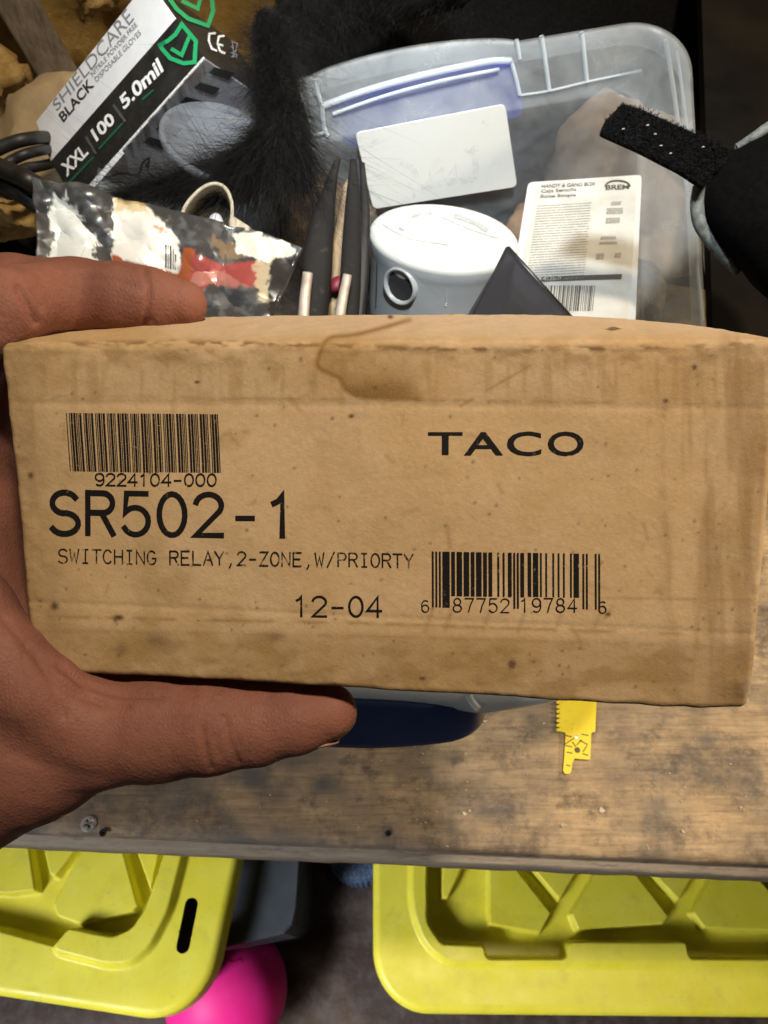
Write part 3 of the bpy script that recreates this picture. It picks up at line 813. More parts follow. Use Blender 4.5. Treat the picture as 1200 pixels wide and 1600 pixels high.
    for i in range(nr):
        for j in range(na):
            rr = r * i / (nr - 1); a = 2 * math.pi * j / na
            x, y = rr * math.cos(a), rr * math.sin(a); ca, sa = math.cos(.5), math.sin(.5)
            u, v = ca * x + sa * y, -sa * x + ca * y
            cross = min(max(abs(u) / 0.0009, abs(v) / 0.0036), max(abs(v) / 0.0009, abs(u) / 0.0036))
            z = 0.0004 + 0.0006 * (1 - (rr / r) ** 2) - 0.0022 * (1 - sstep(0.75, 1.15, cross)) - (0.001 if i == nr - 1 else 0)
            V.append(c + A([x, y, z]))
    mk('screw', A(V), grid_faces(nr, na, False, True), sm.m, t)
    hm = M('hole_dark', (0.012, 0.01, 0.009), 0.9)
    for hx, hy, hr in ((161, 1301, .0024), (607, 1302, .0018)):
        c = PZ(hx, hy, ZB); a = np.linspace(0, 2 * math.pi, 20, endpoint=False)
        ring = [c + A([hr * math.cos(k) * s, hr * math.sin(k) * s, z]) for s, z in ((1.25, .0003), (1.0, .0006), (.8, .0002), (.3, .0001)) for k in a]
        mk('screw_hole', ring, grid_faces(4, 20, False, True).tolist() + [list(range(60, 80))], hm.m, t)
    # crumbs and shavings on the wood
    cm = M('crumbs', (0.62, 0.55, 0.42), 0.9); mb = MB(); rs = np.random.default_rng(8)
    spots = [(665, 1285, .0022), (724, 1272, .0022), (880, 1290, .0032), (1066, 1300, .0018), (1158, 1262, .0012), (757, 1128, .0028), (727, 1178, .0015), (940, 1267, .002)] + [(rs.uniform(250, 1190), rs.uniform(1110, 1330), rs.uniform(.0004, .0011)) for _ in range(110)]
    for x, y, s in spots:
        c = PZ(x, y, ZB); k = rs.normal(size=(6, 3)) * .35; o6 = A([[1, 0, 0], [-1, 0, 0], [0, .6, 0], [0, -.6, 0], [0, 0, .5], [0, 0, -.5]]) + k
        mb.add(c + o6 * s + A([0, 0, s * .3]), [[0, 2, 4], [2, 1, 4], [1, 3, 4], [3, 0, 4], [2, 0, 5], [1, 2, 5], [3, 1, 5], [0, 3, 5]])
    o = mb.build('wood_crumbs', cm.m, smooth=False); tag(o, 'pale crumbs and shavings scattered over the bench top', 'debris', kind='stuff')

    # yellow reciprocating saw blade stub lying on the bench, its tang towards the edge
    ym = M('yellow_paint', (0.86, 0.70, 0.0), 0.45); 
    ym.color(ym.mix(ym.ramp(ym.noise(260, 5, 0.7), [(0.60, 0.0), (0.68, 0.8)]), (0.88, 0.70, 0.0), (0.60, 0.42, 0.0)))
    out = [(869, 1060), (869.5, 1092)]
    for k in range(7): out += [(876, 1093 + k * 7.2), (869.5, 1096 + k * 7.2), (870, 1099 + k * 7.2)]
    out += [(878, 1143), (884, 1145), (882, 1180), (880, 1204), (883, 1209), (890, 1209), (893, 1204), (894, 1192), (898, 1185), (922, 1187), (924, 1145), (930, 1143), (932, 1100), (931, 1060)]
    zt = ZB + 0.0032
    poly = A([PZ(a, b, zt) for a, b in out])
    bt = thing('saw_blade', 'short yellow saw blade lying on the bench below the carton', 'saw blade', poly.mean(0) - A([0, 0, .0016]))
    V, f = plate_data(poly, A([0, 0, -1]), 0.0018)
    mk('blade', V, f, ym.m, bt, smooth=False)
    dk = M('blade_mark', (0.10, 0.085, 0.03), 0.6); st = M('blade_steel', (0.4, 0.42, 0.45), 0.35, 1.0)
    def disc(name, x, y, r, mat):
        c = PZ(x, y, zt) + A([0, 0, .0002]); a = np.linspace(0, 2 * math.pi, 20, endpoint=False)
        V = [c + A([0, 0, .0001])] + [c + r * A([math.cos(k), math.sin(k), 0]) for k in a]
        mk(name, V, [[0, 1 + i, 1 + (i + 1) % 20] for i in range(20)], mat, bt)
    disc('pin_hole', 902, 1172, .0024, dk); disc('rivet', 901, 1151, .0016, st)
    mb = MB()
    for x, y, l, an in ((888, 1150, 5, .2), (914, 1148, 5, .2), (890, 1158, 8, -.6), (912, 1160, 7, .5), (889, 1166, 5, .2), (914, 1170, 5, -1), (890, 1176, 4, .2), (915, 1179, 4, .3), (905, 1160, 5, -.8), (897, 1163, 4, .9), (888, 1196, 3, .2)):
        p = A([(x - l * math.cos(an), y - l * math.sin(an)), (x + l * math.cos(an), y + l * math.sin(an))])
        V2, f = ribbon(p, 1.7); mb.add([PZ(a, b, zt + .0002) for a, b in V2], f)
    mb.build('stamped_marking', dk.m, bt, smooth=False)
build_bench()

# ================================================================ YELLOW LIDDED TOTES ON THE FLOOR
def build_tote(label, corner, sdir, tdir, ls, lt, R, feats, step, slot=None, dark=(0.02, 0.02, 0.022)):
    """lid as a moulded height sheet over its own outline; feats: (polygon in lid plane, edge width, height, inside?)"""
    zl = 0.37
    t = thing('storage_tote', label, 'storage tote', A([*(corner + sdir * ls / 2 + tdir * lt / 2)[:2], 0]), 'yellow lidded totes')
    m = M('lid_plastic', (0.60, 0.58, 0.035), 0.42)
    c = m.ramp(m.noise(18, 6), [(0.3, (0.72, 0.655, 0.035)), (0.7, (0.80, 0.745, 0.08))])
    c = m.mix(m.ramp(m.noise(150, 6, 0.75), [(0.60, 0.0), (0.74, 0.55)]), c, (0.26, 0.24, 0.05))
    c = m.mix(m.ramp(m.noise(30, 6, 0.7), [(0.5, 0.0), (0.8, 0.35)]), c, (0.40, 0.37, 0.08))
    m.color(c); m.rough(m.noise(25, 5), 0.34, 0.55); m.bump(m.noise(900, 3), 0.08, 0.0004)
    m.b.inputs['Subsurface Weight'].default_value = 0.0
    s, tt = sdir, tdir
    ns, nt = int(ls / step), int(lt / step)
    S, T = np.meshgrid(np.linspace(-0.004, ls + 0.004, ns), np.linspace(-0.004, lt + 0.004, nt), indexing='ij')
    W2 = corner[:2] + S[..., None] * s[:2] + T[..., None] * tt[:2]
    # rounded-rectangle distance in lid axes
    a = A([ls, lt]) / 2; q = np.abs(np.stack([S, T], -1) - a) - (a - R)
    d = np.minimum(q.max(-1), 0) + np.linalg.norm(np.maximum(q, 0), axis=-1) - R
    H = np.zeros(S.shape)
    for poly, w, h, mode in feats:
        dd = sdf_poly(W2, poly)
        k = sstep(w / 2, -w / 2, dd)
        if mode == 'set': H = H * (1 - k) + h * k
        elif mode == 'add': H = H + h * k
        elif mode == 'ridge': H = np.maximum(H, h * k)
    r = 0.012
    x = np.clip(d + r, 0, r - 1e-6)
    H = H - (r - np.sqrt(r * r - x * x)) 
    gs, gt = np.gradient(d, S[:, 0], T[0]); gl = np.maximum(np.hypot(gs, gt), 1e-6); gs, gt = gs / gl, gt / gl
    on_ = np.abs(d) < 0.8 * step; out_ = d >= 0.8 * step
    mv = np.where(on_, d + 0.0002, np.where(out_, d - 0.0006, 0.0)) * (on_ | (out_ & (d < 2.2 * step)))
    S2, T2 = S - mv * gs, T - mv * gt
    W2 = corner[:2] + S2[..., None] * s[:2] + T2[..., None] * tt[:2]
    H = np.where(out_, -0.045, H)
    keep = d < 2.2 * step
    V = np.concatenate([W2, (zl + H)[..., None]], -1).reshape(-1, 3)
    f = grid_faces(*S.shape); kf = keep.reshape(-1)[f].all(1)
    if slot is not None:
        ds = sdf_line(W2, slot[0]).reshape(-1) - slot[1]; kf &= (ds[f].mean(1) > 0)
    f = f[kf]
    if slot is not None:
        la, lb = slot[0]; e = lb - la; w_ = V[:, :2] - la; tq = np.clip((w_ @ e) / (e @ e), 0, 1); vec = w_ - tq[:, None] * e; ln = np.linalg.norm(vec, axis=1)
        nr_ = np.abs(ln - slot[1]) < 0.75 * step
        V[nr_, :2] += (vec / np.maximum(ln, 1e-9)[:, None] * (slot[1] - ln)[:, None])[nr_]
    # snap vertices beside the outline and the slot for clean edges
    used = np.unique(f); re = -np.ones(len(V), int); re[used] = np.arange(len(used))
    o = mk('lid', V[used], re[f], m.m, t)
    n = A(o.data.polygons[0].normal)
    if n[2] < 0: o.data.flip_normals()
    bm = plastic('tote_body_plastic', dark, 0.45)
    c = corner + s * ls / 2 + tt * lt / 2
    V, f = rbox_data(A([c[0], c[1], 0.145]), A([s, tt, [0, 0, 1]]), [ls / 2 - .03, lt / 2 - .03, .14], .03)
    weld(mk('tote_body', V, f, bm, t))
    return t
ZL = 0.37
def lz(pts, dz=0.0): return A([PZ(a, b, ZL + dz)[:2] for a, b in pts])
def unit2(a, b): d = (b - a); d = A([d[0], d[1], 0]); return nrm(d)
def rounded(pts, r, n=5):
    pts = A(pts); out = []
    for i in range(len(pts)):
        p, a, b = pts[i], pts[i - 1], pts[(i + 1) % len(pts)]
        da, db = nrm(a - p), nrm(b - p); k = min(r, 0.45 * np.linalg.norm(a - p), 0.45 * np.linalg.norm(b - p))
        for t in np.linspace(0, 1, n): out.append((1 - t) ** 2 * (p + da * k) + 2 * t * (1 - t) * p + t * t * (p + db * k))
    return A(out)
# right-hand tote
sd = unit2(PZ(583, 1480, ZL), PZ(583, 1350, ZL)); td = unit2(PZ(650, 1583, ZL), PZ(1150, 1588, ZL))
cor = PZ(583, 1584, ZL)
D0 = -0.031
rec = rounded(lz([(668, 1180), (668, 1440), (690, 1474), (757, 1476), (760, 1497), (883, 1497), (886, 1470), (1072, 1470), (1075, 1497), (1260, 1497), (1262, 1470), (1420, 1470), (1420, 1180)]), .008)
lip = rounded(lz([(641, 1100), (641, 1420), (662, 1478), (700, 1508), (1440, 1508), (1440, 1100)]), .03)
pads = [[(764, 1300), (764, 1445), (845, 1459), (862, 1426), (780, 1322)], [(790, 1308), (931, 1312), (875, 1408)],
        [(958, 1318), (1046, 1431), (1038, 1444), (903, 1454), (892, 1428)], [(980, 1324), (1112, 1322), (1061, 1408)],
        [(1141, 1316), (1236, 1431), (1222, 1456), (1101, 1451), (1082, 1426)], [(690, 1300), (748, 1300), (700, 1404), (690, 1404)]]
fe = [(lip, .010, .008, 'add'), (rec, .005, D0, 'set')]
for p_ in pads:
    fe.append((lz(p_, D0 + .019), .0028, .019, 'add'))
build_tote('yellow lidded tote at the right with its left rim corner showing below the bench', cor, sd, td, .46, .66, .075, fe, .0016)
# left-hand tote
sd = unit2(PZ(345, 1470, ZL), PZ(371, 1345, ZL)); td = unit2(PZ(150, 1580, ZL), PZ(0, 1557, ZL))
ca, cb = PZ(345, 1470, ZL), PZ(150, 1580, ZL)
# corner = crossing of the two edges
mat = A([[sd[0], -td[0]], [sd[1], -td[1]]]); kk = np.linalg.solve(mat, (cb - ca)[:2]); cor = ca + sd * kk[0]
rec = rounded(lz([(300, 1100), (262, 1320), (230, 1418), (208, 1450), (180, 1462), (112, 1448), (88, 1476), (0, 1452), (-160, 1418), (-160, 1100)]), .006)
out_ridge = rounded(lz([(345, 1060), (291, 1335), (268, 1425), (240, 1480), (208, 1508), (170, 1510), (85, 1488), (95, 1440), (190, 1440), (215, 1400), (300, 1060)]), .012)
pads = [[(82, 1412), (152, 1278), (182, 1288), (216, 1415), (208, 1425), (126, 1446), (88, 1432)], [(-90, 1280), (40, 1285), (56, 1392), (10, 1398), (-90, 1385)],
        [(58, 1288), (150, 1288), (86, 1370), (77, 1368)], [(197, 1288), (258, 1290), (236, 1396)]]
fe = [(out_ridge, .010, .014, 'add'), (rec, .006, -.037, 'set')]
for p_ in pads: fe.append((lz(p_, -.015), .0032, .022, 'add'))
slot = (lz([(299, 1414), (286, 1478)]), .0095)
build_tote('yellow lidded tote at the left with an oval slot in its rim', cor, sd, td, .50, .60, .085, fe, .0016, slot)

def build_floor_things():
    # pink ball
    pm = M('pink_rubber', (0.85, 0.02, 0.28), 0.5, spec=0.3)
    pm.color(pm.ramp(pm.noise(20, 5), [(0.3, (0.80, 0.015, 0.24)), (0.7, (0.88, 0.03, 0.32))])); pm.bump(pm.noise(500, 4), 0.1, 0.0006)
    dd = 1.58 / (94 / F - ray(354, 1549)[2]); c = P(354, 1549, dd); r = c[2]
    n, k = 64, 40; V = []
    for i in range(k):
        th = math.pi * i / (k - 1)
        for j in range(n): V.append(c + r * A([math.sin(th) * math.cos(2 * math.pi * j / n), math.sin(th) * math.sin(2 * math.pi * j / n), -math.cos(th)]))
    o = weld(mk('ball', V, grid_faces(k, n, False, True), pm.m, base=c - A([0, 0, r]))); tag(o, 'bright pink rubber ball on the floor beside the left yellow tote', 'ball')
    sq = M('ball_scuff', (0.35, 0.0, 0.09), 0.5)
    pts = catmull([(352, 1496), (360, 1501), (368, 1502), (376, 1498), (379, 1503)], 24); V2, f = ribbon(pts, 1.6); W = []
    for a, b in V2:
        d = nrm(ray(a, b)); oc = CAM - c; bb = oc @ d; disc = bb * bb - (oc @ oc - (r * 1.004) ** 2); W.append(CAM + d * (-bb - math.sqrt(max(disc, 0))))
    mk('scuff_mark', W, f, sq.m, o)
    # slate bin under the bench
    zt = 0.30
    gm = plastic('slate_plastic', (0.045, 0.055, 0.068), 0.5, dirt=0.3)
    t = thing('storage_bin', 'slate grey plastic bin under the bench beside the left yellow tote', 'storage bin', PZ(400, 1400, 0))
    pts = lzz = [PZ(a, b, zt) for a, b in ((300, 1150), (478, 1150), (468, 1345), (463, 1420), (457, 1444), (444, 1458), (345, 1482), (270, 1500))]
    poly = A(pts)
    V, f = plate_data(poly, A([0, 0, -1]), zt - 0.003); mk('bin_body', V, f, gm, t, smooth=False)
    c = poly.mean(0); ringa = c + (poly - c) * 1.006
    V = np.vstack([ringa + A([0, 0, -.012]), ringa + A([0, 0, .0035]), ringa * 0.03 + 0.97 * c + (poly - c) * 0.95 + A([0, 0, .0055])])
    m_ = len(poly); f = grid_faces(3, m_, False, True).tolist() + [[2 * m_ + i for i in range(m_)]]
    mk('bin_lid', V, f, gm, t, smooth=False)
    # round blue knurled thing between the totes
    bm_ = M('blue_speckle', rough=0.5); bm_.color(bm_.ramp(bm_.noise(260, 6, 0.8), [(0.42, (0.035, 0.075, 0.17)), (0.56, (0.10, 0.17, 0.30)), (0.66, (0.50, 0.58, 0.68))])); bm_.bump(bm_.noise(300, 4), 0.5, 0.002)
    c = P(557, 1318, 1.36); zc = c[2]; c = PZ(560, 1322, 0.10); r = 0.062; V = []; na = 160
    prof = [(0.0, .100), (0.5, .1), (.86, .099), (.93, .096), (.985, .090), (1.0, .080), (1.0, .01), (.97, 0.001)]
    for rr, z in prof:
        for j in range(na):
            a = 2 * math.pi * j / na; kn = 1 + (0.022 * (1 if (j // 2) % 2 else -1) if 0.95 < rr else 0)
            V.append(A([c[0] + r * rr * kn * math.cos(a), c[1] + r * rr * kn * math.sin(a), z]))
    o = mk('jar_cap', V, grid_faces(len(prof), na, False, True)[:, ::-1], bm_.m, base=A([c[0], c[1], 0])); tag(o, 'round blue speckled cap with a ribbed rim between the two yellow totes', 'cap')
    # dark blue cloth at the lower edge of the picture
    o = pillow('rag', cloth('blue_cloth', (0.03, 0.06, 0.12)), poly_px=[(735, 1589), (790, 1582), (832, 1592), (850, 1640), (800, 1680), (740, 1660)], depth=1.70, thick=.02, noise=.008, nscale=20, seed=4)
    tag(o, 'dark blue rag on the floor in front of the right yellow tote', 'rag')
build_floor_things()

# ================================================================ CLEAR LATCHED BIN, tipped towards the viewer
NB = A([0, -math.sin(math.radians(20)), math.cos(math.radians(20))])
EY = A([0, math.cos(math.radians(20)), math.sin(math.radians(20))])
def _dir(deg): return A([1.0, 0, 0]) * math.cos(math.radians(deg)) + EY * math.sin(math.radians(deg))
E1, E2 = _dir(11.0), _dir(87.5)
BP = CAM - NB * 0.45
BC = on_plane(1076, 20, BP, NB)
BW = 0.43
def to_ab(px, py, c=0.0):
    p = on_plane(px, py, BP - NB * c, NB) - (BC - NB * c)
    m = np.stack([-E1, -E2], 1); s = np.linalg.lstsq(m, p, rcond=None)[0]; return s
BL_ = to_ab(650, 1090)[1]
def B(a, b, c): return BC - a * E1 - b * E2 - c * NB
def build_bin():
    t = thing('storage_bin', 'clear plastic bin with blue latches full of odds and ends, behind the carton', 'storage bin', B(BW / 2, BL_ / 2, 0.23))
    def plast(name, fac, base=(0.66, 0.70, 0.72), tr=0.35):
        m = M(name, base, 0.28, spec=0.5)
        m.bump(m.noise(60, 5), 0.15, 0.001); m.bump(m.noise(700, 3), 0.1, 0.0003)
        fq = m.ramp(m.noise(24, 7, 0.7, dist=0.6), [(0.3, max(fac - 0.10, 0)), (0.7, min(fac + 0.10, 1))])
        m.see_through(fq, (0.93, 0.96, 1.0), tr); return m.m
    wall_m, rim_m, rib_m = plast('clear_wall', 0.83), plast('clear_rim', 0.76), plast('clear_rib', 0.42, (0.72, 0.78, 0.82))
    N = 340
    a_l0, a_l1 = to_ab(806, 55)[0], to_ab(490, 122)[0]
    def loop(inset, c, bulge=0.0, R=0.05):
        hw, hl = BW / 2 - inset, BL_ / 2 - inset; r = max(R - inset, .01)
        pts = []
        for k, (sx, sy) in enumerate(((1, -1), (1, 1), (-1, 1), (-1, -1))):
            for th in np.linspace(0, 90, 16):
                an = math.radians(th + (-90 + 90 * k)); pts.append((sx * (hw - r) + r * math.cos(an), sy * (hl - r) + r * math.sin(an)))
        p = resample(pts, N, True)                 # x: -right.. a = BW/2 - x ; y: towards the front
        a = BW / 2 - p[:, 0]; b = BL_ / 2 + p[:, 1]
        for (s0, s1, side) in ((a_l0, a_l1, -1), (a_l0, a_l1, 1)):
            w = np.clip((a - s0) / (s1 - s0), 0, 1); k = bulge * np.sin(np.pi * w) ** 0.6
            b = b + np.where((p[:, 1] * side > hl - .012) & (w > 0) & (w < 1), side * k, 0)
        return np.stack([B(x, y, c) for x, y in zip(a, b)])
    def shell(levels, name, mat, th, floor=False):
        V = np.vstack([loop(*l) for l in levels]); f = grid_faces(len(levels), N, False, True).tolist()
        if floor: f.append([(len(levels) - 1) * N + k for k in range(N)])
        o = mk(name, V, f, mat, t, sharp=50); s = o.modifiers.new('thickness', 'SOLIDIFY'); s.thickness = th; s.offset = 0; return o
    shell([(.030, .0335), (.033, .045), (.046, .10), (.060, .17), (.068, .205), (.074, .215), (.095, .222)], 'bin_wall', wall_m, .0014, True)
    shell([(-.001, .020, .010), (-.0015, .006, .011), (0.0, .001, .011), (.003, -.0008, .011), (.0065, .001, .010), (.009, .005, .009), (.0235, .026, .003), (.0265, .0315), (.030, .0335)], 'rim', rim_m, .0016)
    # ribs and raised edges moulded into the rim
    nb_ = nrm(np.cross(E1, B(0, .024, .026) - B(0, .007, .002))); pb = B(.1, .0235, .026) + NB * .0012
    def rib(pts, r, lift=0.0):
        path = catmull([on_plane(a, b, pb + NB * lift, nb_) for a, b in pts], 24); V, f = tube_data(path, r, 8); mk('rib', V, f, rib_m, t)
    rib([(846, 56), (852, 95), (858, 141)], .0017); rib([(909, 50), (913, 88), (917, 128)], .0017)
    rib([(807, 62), (809, 72), (812, 92)], .0015); rib([(799, 96), (806, 122), (812, 148)], .0016)
    rib([(812, 149), (858, 142), (917, 128), (965, 118), (1002, 110)], .0009)
    rib([(503, 166), (560, 145), (640, 122), (720, 104), (770, 95), (799, 95)], .0022); rib([(520, 178), (600, 150), (690, 126), (780, 108)], .0012)
    rib([(492, 124), (497, 146), (503, 166), (506, 196), (512, 212)], .0017); rib([(466, 140), (478, 172), (490, 208), (512, 206)], .0012)
    rib([(1040, 62), (1051, 130), (1062, 210), (1074, 300), (1090, 430), (1098, 500)], .0016)
    rib([(1058, 80), (1070, 170), (1084, 280), (1100, 400), (1110, 500)], .0010, .004)
    # latches
    lmm = M('latch_blue', (0.03, 0.075, 0.72), 0.38); lmm.see_through(0.0, (1, 1, 1), 0.45, (0.06, 0.13, 1.0)); lm = lmm.m
    wn = nrm(np.cross(E1, B(0, .060, .17) - B(0, .033, .045)))
    pl = B(.1, -.016, .0); back = nrm(np.cross(wn, E1)); out = E2
    for nm, mat in (('latch', lm),):
        poly = rounded([(507, 170), (560, 148), (640, 127), (720, 109), (800, 97), (808, 120), (818, 180), (740, 205), (640, 222), (545, 232), (524, 205)], 14)
        V, f = plate_data([on_plane(a, b, pl, E2) for a, b in poly], out, .004); mk('latch', V, f, lm, t, smooth=False)
    # front latch: curved flap hanging from the front rim
    nx, ny = 60, 14; V = []
    top = catmull([(380, 1082), (470, 1086), (560, 1090), (650, 1094), (747, 1099)], nx); bot = catmull([(360, 1128), (470, 1153), (560, 1160), (640, 1157), (706, 1149), (738, 1133), (750, 1110)], nx)
    bf = to_ab(650, 1092)[1]
    for i in range(nx):
        for j in range(ny):
            s = j / (ny - 1); q = top[i] * (1 - s) + bot[i] * s
            V.append(P(q[0], q[1], .418 + .016 * s + .006 * s * s + 0.010 * (abs(i / nx - .5) * 2) ** 3))
    o = mk('latch', V, grid_faces(nx, ny), plastic('latch_navy', (0.014, 0.032, 0.105), 0.36, dirt=0.15), t); o.modifiers.new('thickness', 'SOLIDIFY').thickness = .004
    # front handle lip above the latch
    nx = 70; V = []; top = catmull([(380, 1060), (550, 1066), (700, 1074), (800, 1076), (900, 1078)], nx); bot = catmull([(380, 1084), (550, 1091), (660, 1098), (738, 1108), (756, 1109), (810, 1101), (885, 1087)], nx)
    for i in range(nx):
        for j in range(8):
            s = j / 7; q = top[i] * (1 - s) + bot[i] * s; V.append(P(q[0], q[1], .4185 + .004 * s * s - .004 * math.sin(math.pi * s)))
    o = mk('handle_lip', V, grid_faces(nx, 8), plast('clear_lip', 0.22, (0.50, 0.58, 0.66)), t); o.modifiers.new('thickness', 'SOLIDIFY').thickness = .002
    rb = [P(a, b, .413) for a, b in ((732, 1085), (738, 1097), (748, 1108))]; V, f = tube_data(catmull(rb, 10), .002, 8); mk('rib', V, f, rib_m, t)
    # white sticker on the rear wall, its print nearly gone
    sm = M('sticker_paper', (0.80, 0.83, 0.82), 0.5)
    sm.color(sm.mix(sm.ramp(sm.noise(55, 6, 0.7), [(0.56, 0.0), (0.78, 0.25)]), (0.88, 0.91, 0.90), (0.56, 0.58, 0.60)))
    ps = B(.1, .036, .045); wq = wn
    if wq @ FW > 0: wq = -wq
    ps = ps + wq * .003
    n0 = A([0, 0, 1.0]); 
    poly = rounded([(555, 207), (789, 162), (808, 291), (583, 326)], 9)
    V, f = plate_data([on_plane(a, b, ps, wq) for a, b in poly], wq, .0004); st = mk('sticker', V, f, sm.m, t, smooth=False)
    gm = M('faded_print', (0.45, 0.52, 0.56), 0.6); gm.see_through(gm.ramp(gm.noise(160, 6, 0.7), [(0.36, 0.78), (0.55, 1.0)]))
    mb = MB()
    for pts, w in (([(628, 255), (646, 262), (650, 275)], 9), ([(662, 290), (690, 286), (735, 279)], 12), ([(640, 285), (648, 307)], 5), ([(727, 235), (742, 232), (744, 276)], 10), ([(580, 222), (600, 218)], 5), ([(755, 190), (762, 196)], 5), ([(671, 262), (673, 280), (690, 262), (694, 284), (712, 258), (714, 280)], 3)):
        V2, f = ribbon(A(pts, ), w); mb.add([on_plane(a, b, ps + wq * (.0006 + .00005 * w), wq) for a, b in V2], f)
    mb.build('faded_print', gm.m, t, smooth=False)['kind'] = 'stuff'
    return t
build_bin()

def quad_map(quad, V2):
    """unit square (x right, y up) -> pixel quad BL, BR, TR, TL"""
    q = A(quad); x, y = V2[:, :1], V2[:, 1:2]
    return (1 - x) * (1 - y) * q[0] + x * (1 - y) * q[1] + x * y * q[2] + (1 - x) * y * q[3]

# ================================================================ THINGS IN AND ROUND THE BIN
def build_detector():
    t_c = P(695, 364, .485)
    ax = nrm(RT * .08 + UP * .715 - FW * .70); rad = 118 / F * .485
    t = thing('smoke_detector', 'round white plastic alarm with a flat face and a hole in its side', 'alarm', t_c - ax * .07)
    m = M('alarm_plastic', (0.66, 0.69, 0.70), 0.38); m.color(m.ramp(m.noise(30, 6), [(0.3, (0.26, 0.28, 0.30)), (0.7, (0.34, 0.36, 0.38))]))
    m2 = M('alarm_face', (0.45, 0.47, 0.455), 0.5); m2.color(m2.mix(m2.ramp(m2.noise(120, 6, 0.7), [(0.58, 0), (0.75, 0.4)]), (0.56, 0.58, 0.565), (0.45, 0.45, 0.42)))
    u = nrm(np.cross(ax, FW)); w = np.cross(ax, u)
    def lathe(name, prof, mat, n=96, parent=t, c=t_c):
        V = [c + ax * z + rad * r * (math.cos(a) * u + math.sin(a) * w) for r, z in prof for a in np.linspace(0, 2 * math.pi, n, endpoint=False)]
        f = grid_faces(len(prof), n, False, True).tolist()
        if prof[0][0] > 0: f.append([k for k in range(n)])
        f.append([(len(prof) - 1) * n + k for k in range(n)])
        return mk(name, V, f, mat, parent, sharp=40)
    lathe('housing', [(.985, -.004), (.995, -.006), (.97, -.012), (.955, -.016), (.935, -.05), (.92, -.075), (.86, -.08)], m.m)
    lathe('face_plate', [(.30, .0022), (.80, .0016), (.90, .0005), (.955, -.0005), (.985, -.002), (1.0, -.0045), (.985, -.0065)], m2.m)
    mk_m = M('alarm_print', (0.42, 0.44, 0.45), 0.6); mk_m.see_through(mk_m.ramp(mk_m.noise(260, 5, 0.7), [(0.42, 0.2), (0.62, 0.9)]))
    mb = MB()
    for pts, wd in (([(689, 338), (715, 350), (745, 361), (777, 371)], 2.5), ([(712, 337), (730, 343), (748, 350), (760, 358)], 9), ([(645, 338), (655, 334)], 5), ([(664, 335), (675, 332)], 4), ([(624, 356), (630, 359)], 4), ([(598, 350), (640, 372), (700, 382)], 1.5)):
        V2, f = ribbon(catmull(pts, 12) if len(pts) > 2 else pts, wd); mb.add([on_plane(a, b, t_c + ax * .0027, ax) for a, b in V2], f)
    mb.build('faded_print', mk_m.m, t, smooth=False)['kind'] = 'stuff'
    # hole in the side: collar and dark well
    hc0 = P(627, 446, .5); d = nrm(ray(627, 446)); best = None
    for s in np.linspace(.3, .8, 2001):
        p = CAM + d * s - t_c; z = p @ ax; rr = np.linalg.norm(p - ax * z)
        if rr < rad * .945: best = CAM + d * s; break
    hn = best - t_c; hn = nrm(hn - ax * (hn @ ax)); hu = nrm(np.cross(hn, ax)); hw = np.cross(hn, hu); r = 27 / F * .47
    V = [best + hn * z + r * k * (math.cos(a) * hu + math.sin(a) * hw) for k, z in ((1.12, -.004), (1.10, .003), (1.0, .0035), (.90, .002), (.84, -.004), (.8, -.02)) for a in np.linspace(0, 2 * math.pi, 48, endpoint=False)]
    mk('socket_collar', V, grid_faces(6, 48, False, True), m.m, t)
    dk = M('socket_dark', (0.02, 0.02, 0.022), 0.7)
    V = [best + hn * .0008 + r * .88 * (math.cos(a) * hu + math.sin(a) * hw) for a in np.linspace(0, 2 * math.pi, 40, endpoint=False)]
    mk('socket_well', V, [list(range(40))], dk.m, t, smooth=False)
    for px0 in (590, 700):
        pts = []
        for yy in np.linspace(400 if px0 < 650 else 424, 478, 8):
            dd = nrm(ray(px0 + (yy - 400) * -.04, yy))
            for s in np.linspace(.3, .8, 1501):
                p = CAM + dd * s - t_c; z = p @ ax; rr = np.linalg.norm(p - ax * z)
                if rr < rad * .955: pts.append(CAM + dd * s); break
        if len(pts) > 3:
            V, f = tube_data(pts, .0005, 6); mk('seam', V, f, dk.m if px0 < 650 else m.m, t)
build_detector()

